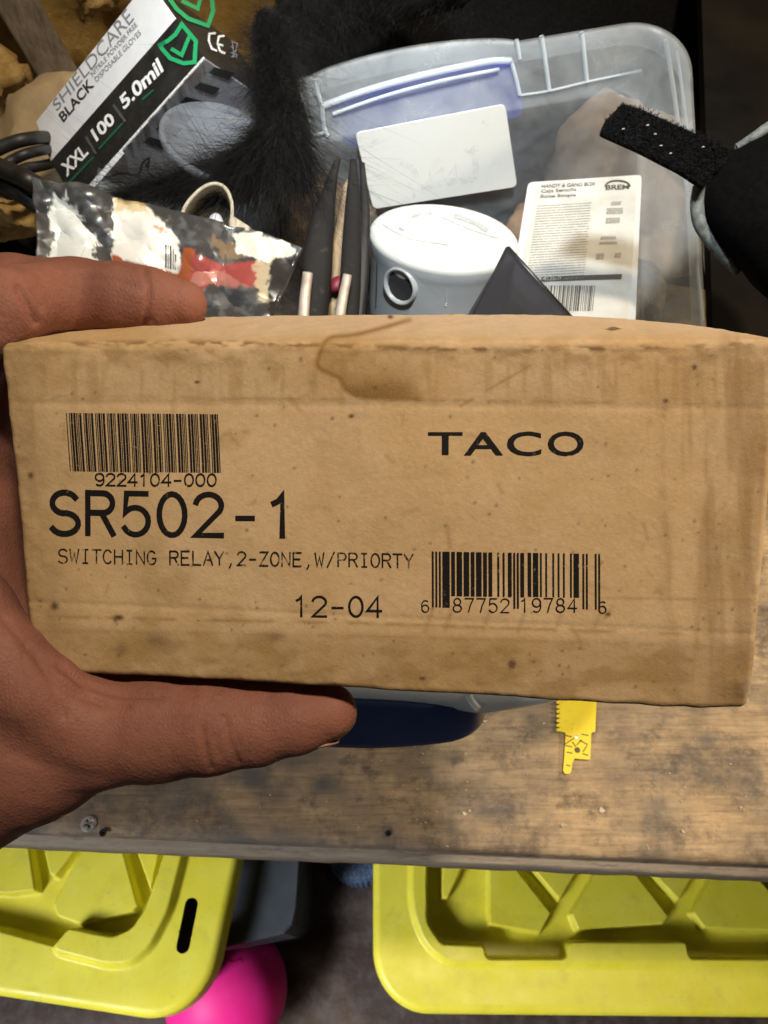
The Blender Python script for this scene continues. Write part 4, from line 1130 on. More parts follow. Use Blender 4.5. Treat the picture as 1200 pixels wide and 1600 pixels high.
def build_pack():
    TL, TR, BR, BLq = P(838, 286, .512), P(998, 273, .512), P(984, 500, .452), P(800, 500, .452)
    o = TL; X = nrm(TR - TL); Y0 = (BLq - TL); n = nrm(np.cross(X, Y0)); n = n if n @ FW < 0 else -n
    t = thing('boxed_fitting', 'white printed card pack in a clear tray, leaning at the right inside the bin', 'package', BLq + n * -.01)
    pm = M('pack_card', (0.70, 0.71, 0.69), 0.45); pm.color(pm.ramp(pm.noise(40, 5), [(0.3, (0.36, 0.355, 0.33)), (0.7, (0.52, 0.525, 0.50))]))
    def on(px, py, lift=0.0): return on_plane(px, py, TL + n * lift, n)
    V, f = plate_data([on(a, b) for a, b in rounded([(838, 286), (996, 274), (984, 500), (803, 500)], 5)], -n, .0012); mk('printed_card', V, f, pm.m, t, smooth=False)
    tr = M('tray_clear', (0.75, 0.78, 0.8), 0.15); tr.see_through(0.45, (0.95, 0.97, 1))
    V, f = plate_data([on(a, b, .001) - n * .002 for a, b in rounded([(826, 281), (1004, 269), (994, 504), (790, 504)], 7)], -n, .022); mk('tray', V, f, tr.m, t, smooth=False)
    k = M('pack_ink', (0.06, 0.055, 0.05), 0.6); k2 = M('pack_ink_light', (0.26, 0.25, 0.23), 0.6)
    k2.see_through(k2.ramp(k2.noise(500, 4, 0.7), [(0.4, 0.1), (0.65, 0.8)]))
    def text(s, quad, mat, **kw):
        V2, f = font_mesh(s, **kw); lo, hi = V2.min(0), V2.max(0); q = quad_map(quad, (V2 - lo) / (hi - lo))
        mk('lettering', [on(a, b, .0004) for a, b in q], f, getattr(mat, 'm', mat), t, smooth=False)['label'] = s
    text('HANDY & GANG BOX', [(846, 294), (930, 290), (931, 284), (847, 288)], k, bold=.01)
    text('Caja Sencilla', [(845, 303), (901, 300), (901, 293), (846, 296)], k, bold=.01)
    text('Boite Simple', [(844, 311), (900, 308), (900, 302), (845, 304)], k, bold=.01)
    V2, f = font_mesh('BREM', bold=.03); lo, hi = V2.min(0), V2.max(0)
    mb = MB(); mb.add([on(a, b, .0004) for a, b in quad_map([(946, 297), (983, 295), (983, 288), (947, 289)], (V2 - lo) / (hi - lo))], f)
    th = np.linspace(math.pi * 1.0, math.pi * 2.0, 24); V2, f = ribbon(np.stack([965 + 19 * np.cos(th), 291 + 9 * np.sin(th)], -1), 2.6); mb.add([on(a, b, .0006) for a, b in V2], f)
    mb.build('logo', k.m, t, smooth=False)
    mb = MB(); rs = np.random.default_rng(3)
    for i in range(30):
        y = 322 + i * 4.0; x = 843 - (y - 300) * .155
        while x < 925 - (y - 300) * .10:
            w = rs.uniform(3, 12); x2 = min(x + w, 926 - (y - 300) * .1); V2, f = ribbon([(x, y - (x - 840) * .06), (x2, y - (x2 - 840) * .06)], 1.5); mb.add([on(a, b, .0004) for a, b in V2], f); x = x2 + rs.uniform(1, 2.4)
        if 12 < i % 30 < 14: pass
    for cx, cy, w, h in ((960, 330, 26, 10), (957, 345, 22, 9), (950, 372, 24, 5), (950, 380, 28, 4), (937, 401, 12, 10), (965, 399, 10, 8), (962, 318, 16, 6)):
        V2 = A([(cx - w / 2, cy + h / 2), (cx + w / 2, cy + h / 2 - 1), (cx + w / 2 + 1, cy - h / 2 - 1), (cx - w / 2 + 1, cy - h / 2)]); mb.add([on(a, b, .0004) for a, b in V2], [[0, 1, 2, 3]])
    mb.build('small_print', k2.m, t, smooth=False)
    mb = MB(); V2 = A([(845, 440), (971, 436), (972, 428), (847, 432)]); mb.add([on(a, b, .0004) for a, b in V2], [[0, 1, 2, 3]]); mb.build('dark_band', k.m, t, smooth=False)
    text('4120-0', [(848, 439), (876, 438), (877, 431), (849, 432)], pm.m, bold=.02)
    mb = MB(); x = 846
    for i in range(26):
        w = rs.choice([1, 1, 2, 3]); V2 = A([(x - 4, 486), (x - 4 + w, 486), (x + w, 446), (x, 446)]); mb.add([on(a, b, .0005) for a, b in V2], [[0, 1, 2, 3]]); x += w + rs.choice([1, 2, 2.5])
        if x > 932: break
    mb.build('barcode', k.m, t, smooth=False)
    # smoked clear plastic corner standing in front of it
    g = M('smoked_plastic', (0.03, 0.03, 0.036), 0.3, spec=0.25); g.see_through(0.25, (0.6, 0.6, 0.66))
    bk = M('black_edge', (0.012, 0.012, 0.014), 0.35)
    d0 = .425
    tt = thing('plastic_corner', 'smoked clear plastic wedge with black edges, standing behind the top of the carton', 'plastic piece', P(800, 500, d0 + .02))
    apex, l, r_ = P(793, 388, d0 + .015), P(734, 505, d0), P(905, 512, d0 - .005)
    nn = nrm(np.cross(l - apex, r_ - apex)); V, f = plate_data([apex, l, r_], nn, .0014); mk('wedge_face', V, f, g.m, tt, smooth=False)
    V, f = plate_data([apex, P(724, 505, d0 + .03), l], nn, .0014); mk('wedge_side', V, f, g.m, tt, smooth=False)
    for a, b, rr in ((apex, r_, .0017), (apex, l, .0013)):
        V, f = tube_data([a, (a + b) / 2, b], rr, 8); mk('edge', V, f, bk.m, tt)
build_pack()

def build_glove_box():
    d0 = .445
    cs = lambda x, y, z: RT * x + UP * y - FW * z
    u = nrm(cs(.65, .75, .45)); v = cs(.59, -.81, .5); v = nrm(v - u * (v @ u)); w = np.cross(u, v); w = w if w @ FW > 0 else -w
    C = P(320, 90, d0)
    on = lambda a, b, lift=0.0: on_plane(a, b, C - w * lift, w)
    t = thing('glove_box', 'white and black box of size XXL disposable gloves leaning at the upper left', 'box', on(116, 318) + w * .03)
    card = M('glove_card', (0.74, 0.76, 0.80), 0.45, spec=0.4); card.color(card.ramp(card.noise(60, 5), [(0.3, (0.68, 0.70, 0.75)), (0.7, (0.78, 0.80, 0.83))]))
    blk = M('glove_black', (0.010, 0.011, 0.011), 0.42); blk.color(blk.ramp(blk.noise(80, 6, 0.7), [(0.35, (0.007, 0.008, 0.008)), (0.75, (0.028, 0.029, 0.030))]))
    gry = M('glove_grey', (0.17, 0.17, 0.19), 0.5); gry.color(gry.ramp(gry.noise(40, 6), [(0.3, (0.26, 0.26, 0.29)), (0.7, (0.38, 0.38, 0.41))]))
    px = [(55, 190), (66, 222), (78, 252), (102, 289), (116, 318), (320, 90), (231, -33)]
    poly = A([on(*q) for q in px]); th = .070; m_ = len(poly)
    V = np.vstack([poly, poly + w * th])
    f = [list(range(m_)), [m_ + i for i in range(m_)][::-1]] + [[i, m_ + i, m_ + (i + 1) % m_, (i + 1) % m_] for i in range(m_)]
    sl = [0, 0] + [0, 0, 0, 0, 1, 2, 0]
    o = mk('carton_body', V, f, card.m, t, smooth=False, slots=[gry.m, blk.m], fslot=sl)
    bv = o.modifiers.new('soft_edges', 'BEVEL'); bv.width = .0012; bv.segments = 2
    st = [(80, 252), (276, 29), (318, 88), (117, 313)]
    V, f = plate_data([on(a, b, .0001) for a, b in st], -w, .0003); mk('black_band', V, f, blk.m, t, smooth=False)
    # worn white line along the lower edge of the band
    wm = M('worn_white', (0.62, 0.60, 0.56), 0.7); wm.see_through(wm.ramp(wm.noise(150, 6, 0.7), [(0.44, 0.0), (0.56, 0.95)]))
    V2, fr = ribbon([(122, 312), (200, 223), (260, 156), (318, 91)], 4.0); mk('worn_edge', [on(a, b, .0008) for a, b in V2], fr, wm.m, t, smooth=False)
    V2, fr = ribbon([(139, 297), (162, 271), (190, 239)], 7.0); mk('torn_flap', [on(a, b, .0012) for a, b in V2], fr, card.m, t, smooth=False)
    wht = M('print_white', (0.80, 0.82, 0.82), 0.5); g1 = M('print_grey', (0.22, 0.23, 0.25), 0.5); g2 = M('print_dark', (0.035, 0.036, 0.042), 0.5)
    grn = M('print_green', (0.02, 0.36, 0.13), 0.5); g3 = M('print_midgrey', (0.075, 0.08, 0.08), 0.5); gd = M('print_deep_green', (0.012, 0.10, 0.045), 0.5)
    def text(s, quad, mat, lift=.0003, plane=on, **kw):
        V2, f = font_mesh(s, **kw); lo, hi = V2.min(0), V2.max(0); q = quad_map(quad, (V2 - lo) / (hi - lo))
        mk('lettering', [plane(a, b, lift) for a, b in q], f, mat.m, t, smooth=False)['label'] = s
    text('SHIELDCARE', [(89, 174), (210, 30), (197, 12), (81, 160)], g1, bold=-.004)
    text('BLACK', [(99, 192), (148, 134), (138, 121), (91, 179)], g2, bold=.022)
    text('NITRILE POWDER FREE', [(145, 120), (215, 40), (211, 34), (141, 114)], g1, bold=.004)
    text('DISPOSABLE GLOVES', [(151, 129), (221, 53), (217, 46), (147, 122)], g1, bold=.004)
    text('XXL', [(104, 277), (139, 240), (128, 224), (94, 258)], wht, .0009, bold=.03)
    text('100', [(151, 222), (181, 190), (171, 174), (141, 204)], wht, .0009, bold=.03)
    text('5.0mil', [(194, 172), (256, 111), (246, 89), (185, 153)], wht, .0009, bold=.03)
    for p in ([(135, 215), (149, 239)], [(178, 165), (195, 189)]):
        V2, f = ribbon(p, 4); mk('divider_bar', [on(a, b, .0009) for a, b in V2], f, g3.m, t, smooth=False)
    for p in ([(109, 284), (145, 246)], [(155, 232), (191, 193)], [(223, 155), (239, 141)]):
        V2, f = ribbon(p, 3.2); mk('green_underline', [on(a, b, .0009) for a, b in V2], f, gd.m, t, smooth=False)
    def shield(outer, check, plane, lift):
        mb = MB(); V2, f = ribbon(outer, 6.5); mb.add([plane(a, b, lift) for a, b in V2], f)
        V2, f = ribbon(check, 6.0); mb.add([plane(a, b, lift + .0001) for a, b in V2], f); mb.build('shield_emblem', grn.m, t, smooth=False)
    shield([(250, 70), (262, 64), (274, 54), (284, 38), (294, 50), (306, 64), (304, 97), (287, 99), (266, 91), (253, 76), (250, 70), (256, 67)], [(269, 77), (284, 86), (297, 54)], on, .0009)
    e_n = nrm(np.cross(on(231, -33) - C, w)); e_n = e_n if e_n @ FW < 0 else -e_n
    one = lambda a, b, lift=0.0: on_plane(a, b, C + e_n * lift, e_n)
    shield([(262, -6), (276, 14), (294, 29), (325, 40), (333, 17), (331, -8)], [(286, 2), (309, 13), (314, -6)], one, .0006)
    def ring(pts, wd):
        V2, f = ribbon(pts, wd); return V2, f
    mb = MB()
    for pts in ([(336, 52), (327, 53), (326, 63), (331, 76), (338, 79)], [(350, 56), (342, 57), (340, 68), (344, 80), (351, 83)], [(341, 69), (348, 71)]):
        V2, f = ribbon(pts, 3.2); mb.add([one(a, b, .0006) for a, b in V2], f)
    mb.build('conformity_mark', wht.m, t, smooth=False)
    mb = MB()
    for pts in ([(362, 64), (371, 68), (369, 78), (362, 90)], [(362, 72), (370, 90)], [(361, 82), (372, 86)], [(363, 66), (366, 90)]):
        V2, f = ribbon(pts, 1.8); mb.add([one(a, b, .0006) for a, b in V2], f)
    mb.build('disposal_mark', g1.m, t, smooth=False)
    # grey side: dark perforation blocks and a drawn line
    edge = nrm(on(116, 318) - C); gn = nrm(np.cross(edge, w)); gn = gn if gn @ FW < 0 else -gn
    og = lambda a, b, lift=0.0: on_plane(a, b, C + gn * lift, gn)
    mb = MB()
    for cx, cy in ((346, 117), (323, 141), (301, 163), (281, 184), (263, 205), (244, 226)):
        V2 = A([(cx - 20, cy - 3), (cx - 10, cy - 12), (cx + 21, cy - 3), (cx + 11, cy + 8)]); mb.add([og(a, b, .0005) for a, b in V2], [[0, 1, 2, 3]])
    mb.build('perforation_blocks', blk.m, t, smooth=False)
    mb = MB()
    for pts in ([(168, 278), (190, 271), (215, 273), (222, 256), (233, 247), (230, 262)], [(160, 287), (190, 284)], [(155, 296), (185, 295)]):
        V2, f = ribbon(catmull(pts, 20), 3); mb.add([og(a, b, .0005) for a, b in V2], f)
    mb.build('drawn_line', blk.m, t, smooth=False)
build_glove_box()

def build_foil_bag():
    nx, ny = 200, 90
    top = catmull([(55, 281), (90, 289), (130, 293), (165, 306), (205, 318), (260, 332), (320, 346), (380, 360), (430, 374), (474, 390)], nx)
    bot = catmull([(60, 520), (140, 530), (220, 530), (300, 530), (380, 530), (412, 530)], nx)
    V = []; px = []
    for i in range(nx):
        for j in range(ny):
            s = j / (ny - 1); px.append(top[i] * (1 - s) + bot[i] * s)
    px = A(px); s = np.tile(np.linspace(0, 1, ny), nx)
    rs = np.random.default_rng(21); fold = 0
    wq = px + 30 * np.stack([fbm(px / 90, 5, 2) - .5, fbm(px / 90, 6, 2) - .5], -1)
    for k in range(11):
        an = rs.uniform(0, math.pi); per = rs.choice([34, 55, 90, 140]); ph = rs.uniform(0, 1)
        x_ = (wq @ A([math.cos(an), math.sin(an)])) / per + ph; fold = fold + per * np.abs(2 * (x_ - np.floor(x_)) - 1) * rs.uniform(.5, 1.2)
    fold = (fold - fold.mean()) / fold.std()
    dep = .415 - .02 * s + fold * .0024 + (fbm(px / 90, 7, 2) - .5) * .006
    V = np.stack([P(a, b, d) for (a, b), d in zip(px, dep)])
    c = np.zeros((len(px), 3)) + A([0.045, 0.047, 0.05])
    rag = (fbm(px / 9, 3, 4) - .5) * 26
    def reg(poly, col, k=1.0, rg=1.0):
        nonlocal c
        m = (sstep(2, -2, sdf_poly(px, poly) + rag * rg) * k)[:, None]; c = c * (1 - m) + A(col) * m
    x, y = px[:, 0], px[:, 1]
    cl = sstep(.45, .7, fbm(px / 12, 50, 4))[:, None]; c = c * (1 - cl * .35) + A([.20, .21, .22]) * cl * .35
    reg([(82, 312), (110, 312), (150, 372), (148, 412), (80, 420), (78, 350)], (0.70, 0.74, 0.74), 1, 1.1)  # whitish glare painted into the film colour
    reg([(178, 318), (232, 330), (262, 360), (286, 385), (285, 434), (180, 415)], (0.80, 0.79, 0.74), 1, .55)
    reg([(182, 313), (225, 323), (232, 340), (182, 334)], (0.52, 0.38, 0.14), .7, .6)
    reg([(180, 405), (285, 428), (290, 390), (308, 396), (304, 470), (180, 470)], (0.33, 0.085, 0.03), 1, .3)
    reg([(305, 400), (350, 418), (412, 412), (404, 456), (330, 448), (296, 470)], (0.31, 0.06, 0.055), 1, .4)
    reg([(308, 425), (345, 428), (390, 455), (330, 452), (300, 446)], (0.40, 0.17, 0.14), .8, .5)
    reg([(330, 378), (372, 386), (388, 412), (340, 408)], (0.20, 0.14, 0.08), .8, 1.2)
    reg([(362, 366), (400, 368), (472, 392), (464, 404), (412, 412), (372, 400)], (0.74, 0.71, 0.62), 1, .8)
    reg([(400, 415), (425, 412), (418, 478), (400, 478)], (0.50, 0.42, 0.28), .8, 1.0)
    reg([(425, 410), (480, 400), (480, 520), (418, 500)], (0.02, 0.02, 0.022), 1, .8)
    reg([(236, 352), (262, 360), (250, 372), (238, 366)], (0.50, 0.16, 0.10), .8, .8)
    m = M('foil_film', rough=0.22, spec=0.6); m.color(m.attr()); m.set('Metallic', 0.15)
    m.bump(m.noise(55, 4, 0.6), 0.2, 0.0015); m.rough(m.noise(70, 5), 0.22, 0.5); m.set('Coat Weight', 0.5); m.set('Coat Roughness', 0.12)
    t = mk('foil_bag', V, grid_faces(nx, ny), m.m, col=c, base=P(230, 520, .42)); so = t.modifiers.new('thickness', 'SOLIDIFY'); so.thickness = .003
    tag(t, 'crumpled shiny foil bag with orange and red print, behind the index finger', 'foil bag')
    ORI[t.name] = A(t.location)
    # its bar code label
    lm = M('bag_label', (0.62, 0.60, 0.54), 0.5); k = M('bag_ink', (0.07, 0.07, 0.07), 0.6)
    def dpt(a, b):
        i = ((px - A([a, b])) ** 2).sum(1).argmin(); return dep[i]
    mb = MB(); 
    for x0, w in ((258, 2.5), (262, 1.5), (265, 3), (270, 1.5), (273, 2.5)):
        ys = np.linspace(382 + (x0 - 258) * .25, 418 + (x0 - 258) * .25, 6); Vv = []
        for yy in ys: Vv += [P(x0, yy, dpt(x0, yy) - .0035), P(x0 + w, yy, dpt(x0, yy) - .0035)]
        mb.add(Vv, [[2 * j, 2 * j + 1, 2 * j + 3, 2 * j + 2] for j in range(5)])
    mb.build('barcode', k.m, t, smooth=False)
build_foil_bag()

def fur_data(paths, n, length, spread, width=.00035, seed=1, flow=None, curl=.5):
    """strands rooted round spine paths, lying along them and drooping"""
    rs = np.random.default_rng(seed); mb_v = []; mb_f = []; off = 0; seg = 6
    tot = sum(w for *_, w in paths)
    for pts, rad, w in paths:
        pth = catmull([P(p[0], p[1], p[2] + .004) for p in pts], 60); tg = np.gradient(pth, axis=0); tg /= np.linalg.norm(tg, axis=1)[:, None]
        rr = np.interp(np.linspace(0, 1, 60), np.linspace(0, 1, len(rad)), rad)
        k = int(n * w / tot); i = rs.integers(0, 60, k)
        rv = rs.normal(size=(k, 3)); rv -= (rv * tg[i]).sum(1)[:, None] * tg[i]; rv /= np.linalg.norm(rv, axis=1)[:, None]
        p = pth[i] + rv * (rr[i] * rs.uniform(.5, 1.0, k))[:, None]
        d = tg[i] * rs.uniform(.3, 1.0, k)[:, None] + rv * spread * rs.uniform(.2, 1.0, k)[:, None] + (flow if flow is not None else 0) + rs.normal(size=(k, 3)) * .12
        d /= np.linalg.norm(d, axis=1)[:, None]
        L = length * rs.uniform(.4, 1.3, k); bend = rs.normal(size=(k, 3)) * curl - UP * .3 * curl
        side = np.cross(d, FW + rs.normal(size=(k, 3)) * .3); side /= np.linalg.norm(side, axis=1)[:, None]
        V = np.zeros((k, seg, 2, 3))
        for s in range(seg):
            t = s / (seg - 1); q = p + (d * t + bend * t * t * .5) * L[:, None]; wd = width * (1 - .85 * t)
            V[:, s, 0] = q + side * wd; V[:, s, 1] = q - side * wd
        base = off + np.arange(k)[:, None] * seg * 2
        for s in range(seg - 1):
            mb_f.append(np.concatenate([base + 2 * s, base + 2 * s + 1, base + 2 * s + 3, base + 2 * s + 2], 1))
        mb_v.append(V.reshape(-1, 3)); off += k * seg * 2
    return np.vstack(mb_v), np.vstack(mb_f)
def build_fur():
    m = M('black_fur', (0.010, 0.010, 0.011), 0.65, spec=0.12); m.color(m.ramp(m.noise(40), [(0.3, (0.004, 0.004, 0.0045)), (0.7, (0.011, 0.0105, 0.011))]))
    t = thing('fur_trim', 'black shaggy faux fur draped beside the glove box and into the bin', 'fur trim', P(420, 200, .47))
    paths = [
        ([(620, -50, .60), (520, -5, .56), (445, 60, .50), (422, 120, .465), (430, 180, .45)], [.040, .030, .020, .014, .011], 3.2),
        ([(418, 30, .49), (428, 90, .475), (442, 150, .455)], [.014, .015, .012], 1.6),
        ([(440, 150, .455), (424, 205, .445), (378, 252, .435), (310, 279, .447), (235, 298, .440), (190, 310, .440)], [.011, .012, .011, .008, .007, .004], 2.2),
        ([(445, 150, .455), (458, 200, .455), (460, 240, .455)], [.011, .009, .005], 1.4),
        ([(430, 235, .44), (360, 282, .447), (290, 300, .452)], [.009, .010, .006], 1.3),
        ([(700, -70, .62), (560, 0, .60), (480, 40, .56)], [.05, .03, .02], 1.2)]
    paths = [(p_, [k * .72 for k in r_], w_) if i_ < 5 else (p_, r_, w_) for i_, (p_, r_, w_) in enumerate(paths)]
    mb = MB()
    for pts, rad, w in paths:
        V, f = tube_data(catmull([P(p[0], p[1], p[2] + .004) for p in pts], 40), np.interp(np.linspace(0, 1, 40), np.linspace(0, 1, len(rad)), rad) * .8, 14); mb.add(V, f)
    mb.build('backing', m.m, t)
    V, f = fur_data(paths, 42000, .0120, .45, .00013, curl=1.2)
    V2, f2 = fur_data([([(520, -5, .56), (445, 60, .50), (424, 120, .465), (432, 180, .45), (424, 205, .445), (378, 252, .435), (310, 279, .447), (200, 305, .43)], [.026, .016, .012, .011, .010, .009, .007, .005], 2.5), ([(448, 190, .45), (462, 250, .45), (470, 290, .452)], [.012, .010, .006], 1), ([(430, 220, .44), (395, 275, .44), (368, 300, .452)], [.012, .010, .006], 1)], 5200, .034, .6, .00013, 9, curl=1.5)
    o = mk('fur', np.vstack([V, V2]), np.vstack([f, f2 + len(V)]), m.m, t, smooth=False); o['kind'] = 'stuff'
build_fur()

def build_odds():
    black = cloth('black_cloth', (0.0045, 0.0045, 0.005))
    blackp = plastic('black_plastic', (0.012, 0.012, 0.013), 0.42, dirt=0.0)
    # pliers: two rubber covered handles and pale metal below the grips
    rub = M('grip_rubber', (0.016, 0.015, 0.015), 0.75, spec=0.2); rub.color(rub.mix(rub.ramp(rub.noise(130, 6, 0.75), [(0.58, 0), (0.72, 0.5)]), (0.014, 0.013, 0.013), (0.08, 0.07, 0.06)))
    stl = M('tool_metal', (0.42, 0.36, 0.31), 0.5, 0.4); stl.color(stl.ramp(stl.noise(120, 6), [(0.3, (0.30, 0.24, 0.20)), (0.7, (0.50, 0.44, 0.39))]))
    t = thing('pliers', 'black gripped pliers standing handles up between the foil bag and the white alarm', 'pliers', P(515, 520, .45))
    def grip(pts, w, name, mat, th=.008):
        n = 40; q = catmull([p[:2] for p in pts], n); d = np.interp(np.linspace(0, 1, n), np.linspace(0, 1, len(pts)), [p[2] for p in pts])
        ww = np.interp(np.linspace(0, 1, n), np.linspace(0, 1, len(w)), w); tg = np.gradient(q, axis=0); tg /= np.linalg.norm(tg, axis=1)[:, None]
        V = []; na = 20
        for i in range(n):
            c = P(q[i, 0], q[i, 1], d[i]); sd = RT * -tg[i, 1] + UP * -tg[i, 0]; hw = ww[i] / F * d[i]
            for a in np.linspace(0, 2 * math.pi, na, endpoint=False):
                ca, sa = math.cos(a), math.sin(a); V.append(c + sd * hw * np.sign(ca) * abs(ca) ** .7 + FW * min(th, hw * .9) * np.sign(sa) * abs(sa) ** .7)
        mk(name, V, grid_faces(n, na, False, True).tolist() + [list(range(na)), [(n - 1) * na + k for k in range(na)]], mat, t)
    grip([(529, 247, .46), (522, 268, .458), (510, 320, .45), (499, 380, .445), (493, 440, .44), (488, 520, .435)], [4, 11, 19, 24, 24, 22], 'handle', rub.m)
    grip([(552, 250, .475), (552, 300, .47), (550, 360, .46), (548, 420, .45), (543, 520, .44)], [5, 12, 15, 17, 16], 'handle', rub.m)
    grip([(566, 255, .49), (570, 330, .48), (566, 400, .47), (556, 520, .46)], [4, 9, 13, 12], 'spring_strap', blackp, .004)
    grip([(481, 427, .428), (476, 470, .424), (473, 520, .42)], [8, 8.5, 9], 'grip_insert', stl.m, .003)
    grip([(543, 430, .432), (535, 470, .428), (528, 520, .424)], [7, 8, 9], 'grip_insert', stl.m, .003)
    rd = M('red_rubber', (0.16, 0.012, 0.03), 0.5)
    o = pillow('red_grommet', rd.m, poly_px=[(514, 445), (522, 433), (533, 432), (536, 442), (530, 455), (518, 456)], depth=.452, thick=.004); tag(o, 'small dark red rubber piece between the two pliers handles', 'grommet')
    # tan cardboard tongue between the handles and a folded paper tube
    tan = M('tan_card', rough=0.85); tan.color(tan.mix(tan.ramp(tan.noise(50, 6, 0.7), [(0.5, 0), (0.75, 0.5)]), tan.ramp(tan.noise(22, 6), [(0.3, (0.24, 0.165, 0.095)), (0.7, (0.40, 0.30, 0.19))]), (0.13, 0.085, 0.05))); tan.bump(tan.noise(90, 5), .4, .002)
    V = []; n, k = 40, 14
    lft = catmull([(536, 290), (530, 330), (522, 360), (512, 395), (514, 440), (510, 520)], n); rgt = catmull([(546, 280), (546, 330), (545, 360), (540, 400), (536, 440), (532, 520)], n)
    for i in range(n):
        for j in range(k):
            s = j / (k - 1); q = lft[i] * (1 - s) + rgt[i] * s; V.append(P(q[0], q[1], .476 - .02 * i / n - .003 * math.sin(math.pi * s) + .002 * vnoise(A([[i * .4, j * .5]]))[0]))
    o = mk('cardboard_scrap', V, grid_faces(n, k), tan.m); o.modifiers.new('thickness', 'SOLIDIFY').thickness = .002; tag(o, 'narrow torn tan cardboard strip standing between the pliers handles', 'cardboard')
    pap = M('paper_tube', rough=0.8); pap.color(pap.ramp(pap.noise(70, 6, .7), [(0.3, (0.36, 0.31, 0.23)), (0.7, (0.55, 0.50, 0.41))])); pap.bump(pap.noise(120, 5), .4, .001)
    ring = catmull([(284, 336), (292, 318), (308, 300), (324, 289), (340, 287), (354, 296), (362, 316), (362, 340), (358, 362), (330, 368), (300, 360), (284, 348)], 80, True)
    V = []
    c0 = ring.mean(0)
    for k_ in range(16):
        s = k_ / 15
        for q in ring:
            p = q + (c0 - q) * .10 * s + A([6, 28]) * s; V.append(P(p[0], p[1], .424 + .055 * s))
    o = mk('paper_tube', V, grid_faces(16, 80, False, True), pap.m, sharp=60); so = o.modifiers.new('thickness', 'SOLIDIFY'); so.thickness = .0018; so.offset = 0
    tag(o, 'squashed off-white paper tube open towards the viewer above the foil bag', 'tube')
    wc = plastic('white_cap', (0.72, 0.74, 0.80), 0.35)
    o = pillow('bottle_cap', wc, poly_px=[(325, 356), (327, 340), (335, 333), (343, 335), (349, 346), (350, 362), (338, 366)], depth=.440, thick=.006, power=.6); tag(o, 'small white rounded cap inside the mouth of the paper tube', 'cap')
    o = pillow('paper_scrap', pap.m, poly_px=[(362, 338), (378, 346), (396, 360), (402, 372), (380, 372), (358, 362)], depth=.426, thick=.003, noise=.002, nscale=120); tag(o, 'crumpled pale paper scrap at the right foot of the paper tube', 'paper')
    # clear cup lying behind the fur
    cl = M('clear_cup', (0.55, 0.60, 0.68), 0.22); cl.bump(cl.noise(30), .2, .002); cl.see_through(cl.ramp(cl.noise(20, 4), [(0.3, .64), (0.7, .84)]), (.95, .97, 1), .3)
    cen = P(350, 236, .466); ax = nrm(RT * .35 + UP * .45 - FW * .82); uu = nrm(np.cross(ax, UP)); ww = np.cross(ax, uu); V = []
    prof = [(k * .98, z) for k, z in [(.0345, -.03), (.0365, -.012), (.039, .0), (.0412, .003), (.0412, .006), (.039, .0075), (.0375, .005), (.030, .001), (.018, -.0005), (.002, -.001)]]
    for r, z in prof:
        for a in np.linspace(0, 2 * math.pi, 80, endpoint=False): V.append(cen + ax * z + r * (math.cos(a) * uu + math.sin(a) * ww * .92))
    o = mk('plastic_cup', V, grid_faces(len(prof), 80, False, True), cl.m, base=cen - ax * .03); tag(o, 'translucent round plastic tub lid under the glove box behind the fur', 'tub')
    # clear plastic bag remains hanging between cup and bin wall
    fm = M('clear_film', (0.45, 0.50, 0.56), 0.2); fm.bump(fm.noise(40, 6, .7), .8, .004); fm.see_through(fm.ramp(fm.noise(30, 6, .7), [(0.35, .55), (0.65, .85)]), (.95, .97, 1), .2)
    o = pillow('plastic_bag', fm.m, poly_px=[(250, 250), (300, 170), (380, 130), (420, 160), (440, 260), (470, 300), (476, 380), (400, 372), (330, 300)], depth=.555, thick=.012, noise=.012, nscale=40, seed=5); tag(o, 'clear crinkled plastic bag between the glove box and the pliers', 'plastic bag')
    # dark clutter mass that fills the bottom of the bin
    jm = M('clutter_mix', rough=0.7); jm.color(jm.ramp(jm.noise(26, 7, .75), [(0.35, (0.010, 0.010, 0.011)), (0.5, (0.05, 0.035, 0.022)), (0.62, (0.17, 0.115, 0.06)), (0.75, (0.09, 0.09, 0.10))])); jm.bump(jm.noise(40, 6, .7), .9, .008)
    o = pillow('clutter', jm.m, poly_px=[(400, 330), (520, 270), (640, 400), (800, 420), (1000, 400), (1050, 560), (900, 640), (600, 640), (420, 600), (380, 450)], depth=.565, thick=.03, noise=.02, nscale=28, seed=2); tag(o, 'dark jumble of small parts filling the bottom of the clear bin', 'clutter', kind='stuff')
    # cardboard leaning behind the rear wall of the bin, seen through it
    cb = M('peach_card', (0.56, 0.40, 0.24), 0.85); cb.color(cb.ramp(cb.noise(9, 6, .65), [(0.36, (0.06, 0.042, 0.03)), (0.5, (0.17, 0.115, 0.07)), (0.68, (0.32, 0.215, 0.13))]))
    o = pillow('cardboard_sheet', cb.m, poly_px=[(800, 340), (856, 245), (884, 196), (935, 158), (985, 166), (1030, 172), (1100, 220), (1100, 400), (1050, 440), (900, 440), (790, 420)], depth=.65, thick=.02, noise=.022, nscale=22, seed=8); tag(o, 'peach coloured cardboard sheet seen through the right part of the bin rear wall', 'cardboard')
    # black things: velcro strap and bag at the right, black cloth behind
    o = pillow('cloth_heap', black, poly_px=[(470, -140), (800, -160), (1120, -160), (1180, 60), (1150, 330), (1100, 470), (900, 380), (640, 330), (500, 260), (440, 60)], depth=.80, thick=.07, noise=.03, nscale=12, seed=3); tag(o, 'heap of black cloth behind and under the clear bin', 'cloth')
    sm_ = M('board_dark', rough=0.9, spec=0.1); sm_.color(sm_.mix(sm_.ramp(sm_.noise(90, 6, .75), [(0.66, 0), (0.76, .6)]), sm_.ramp(sm_.noise(14, 6), [(0.35, (0.003, 0.003, 0.003)), (0.7, (0.012, 0.010, 0.007))]), (0.16, 0.10, 0.06)))
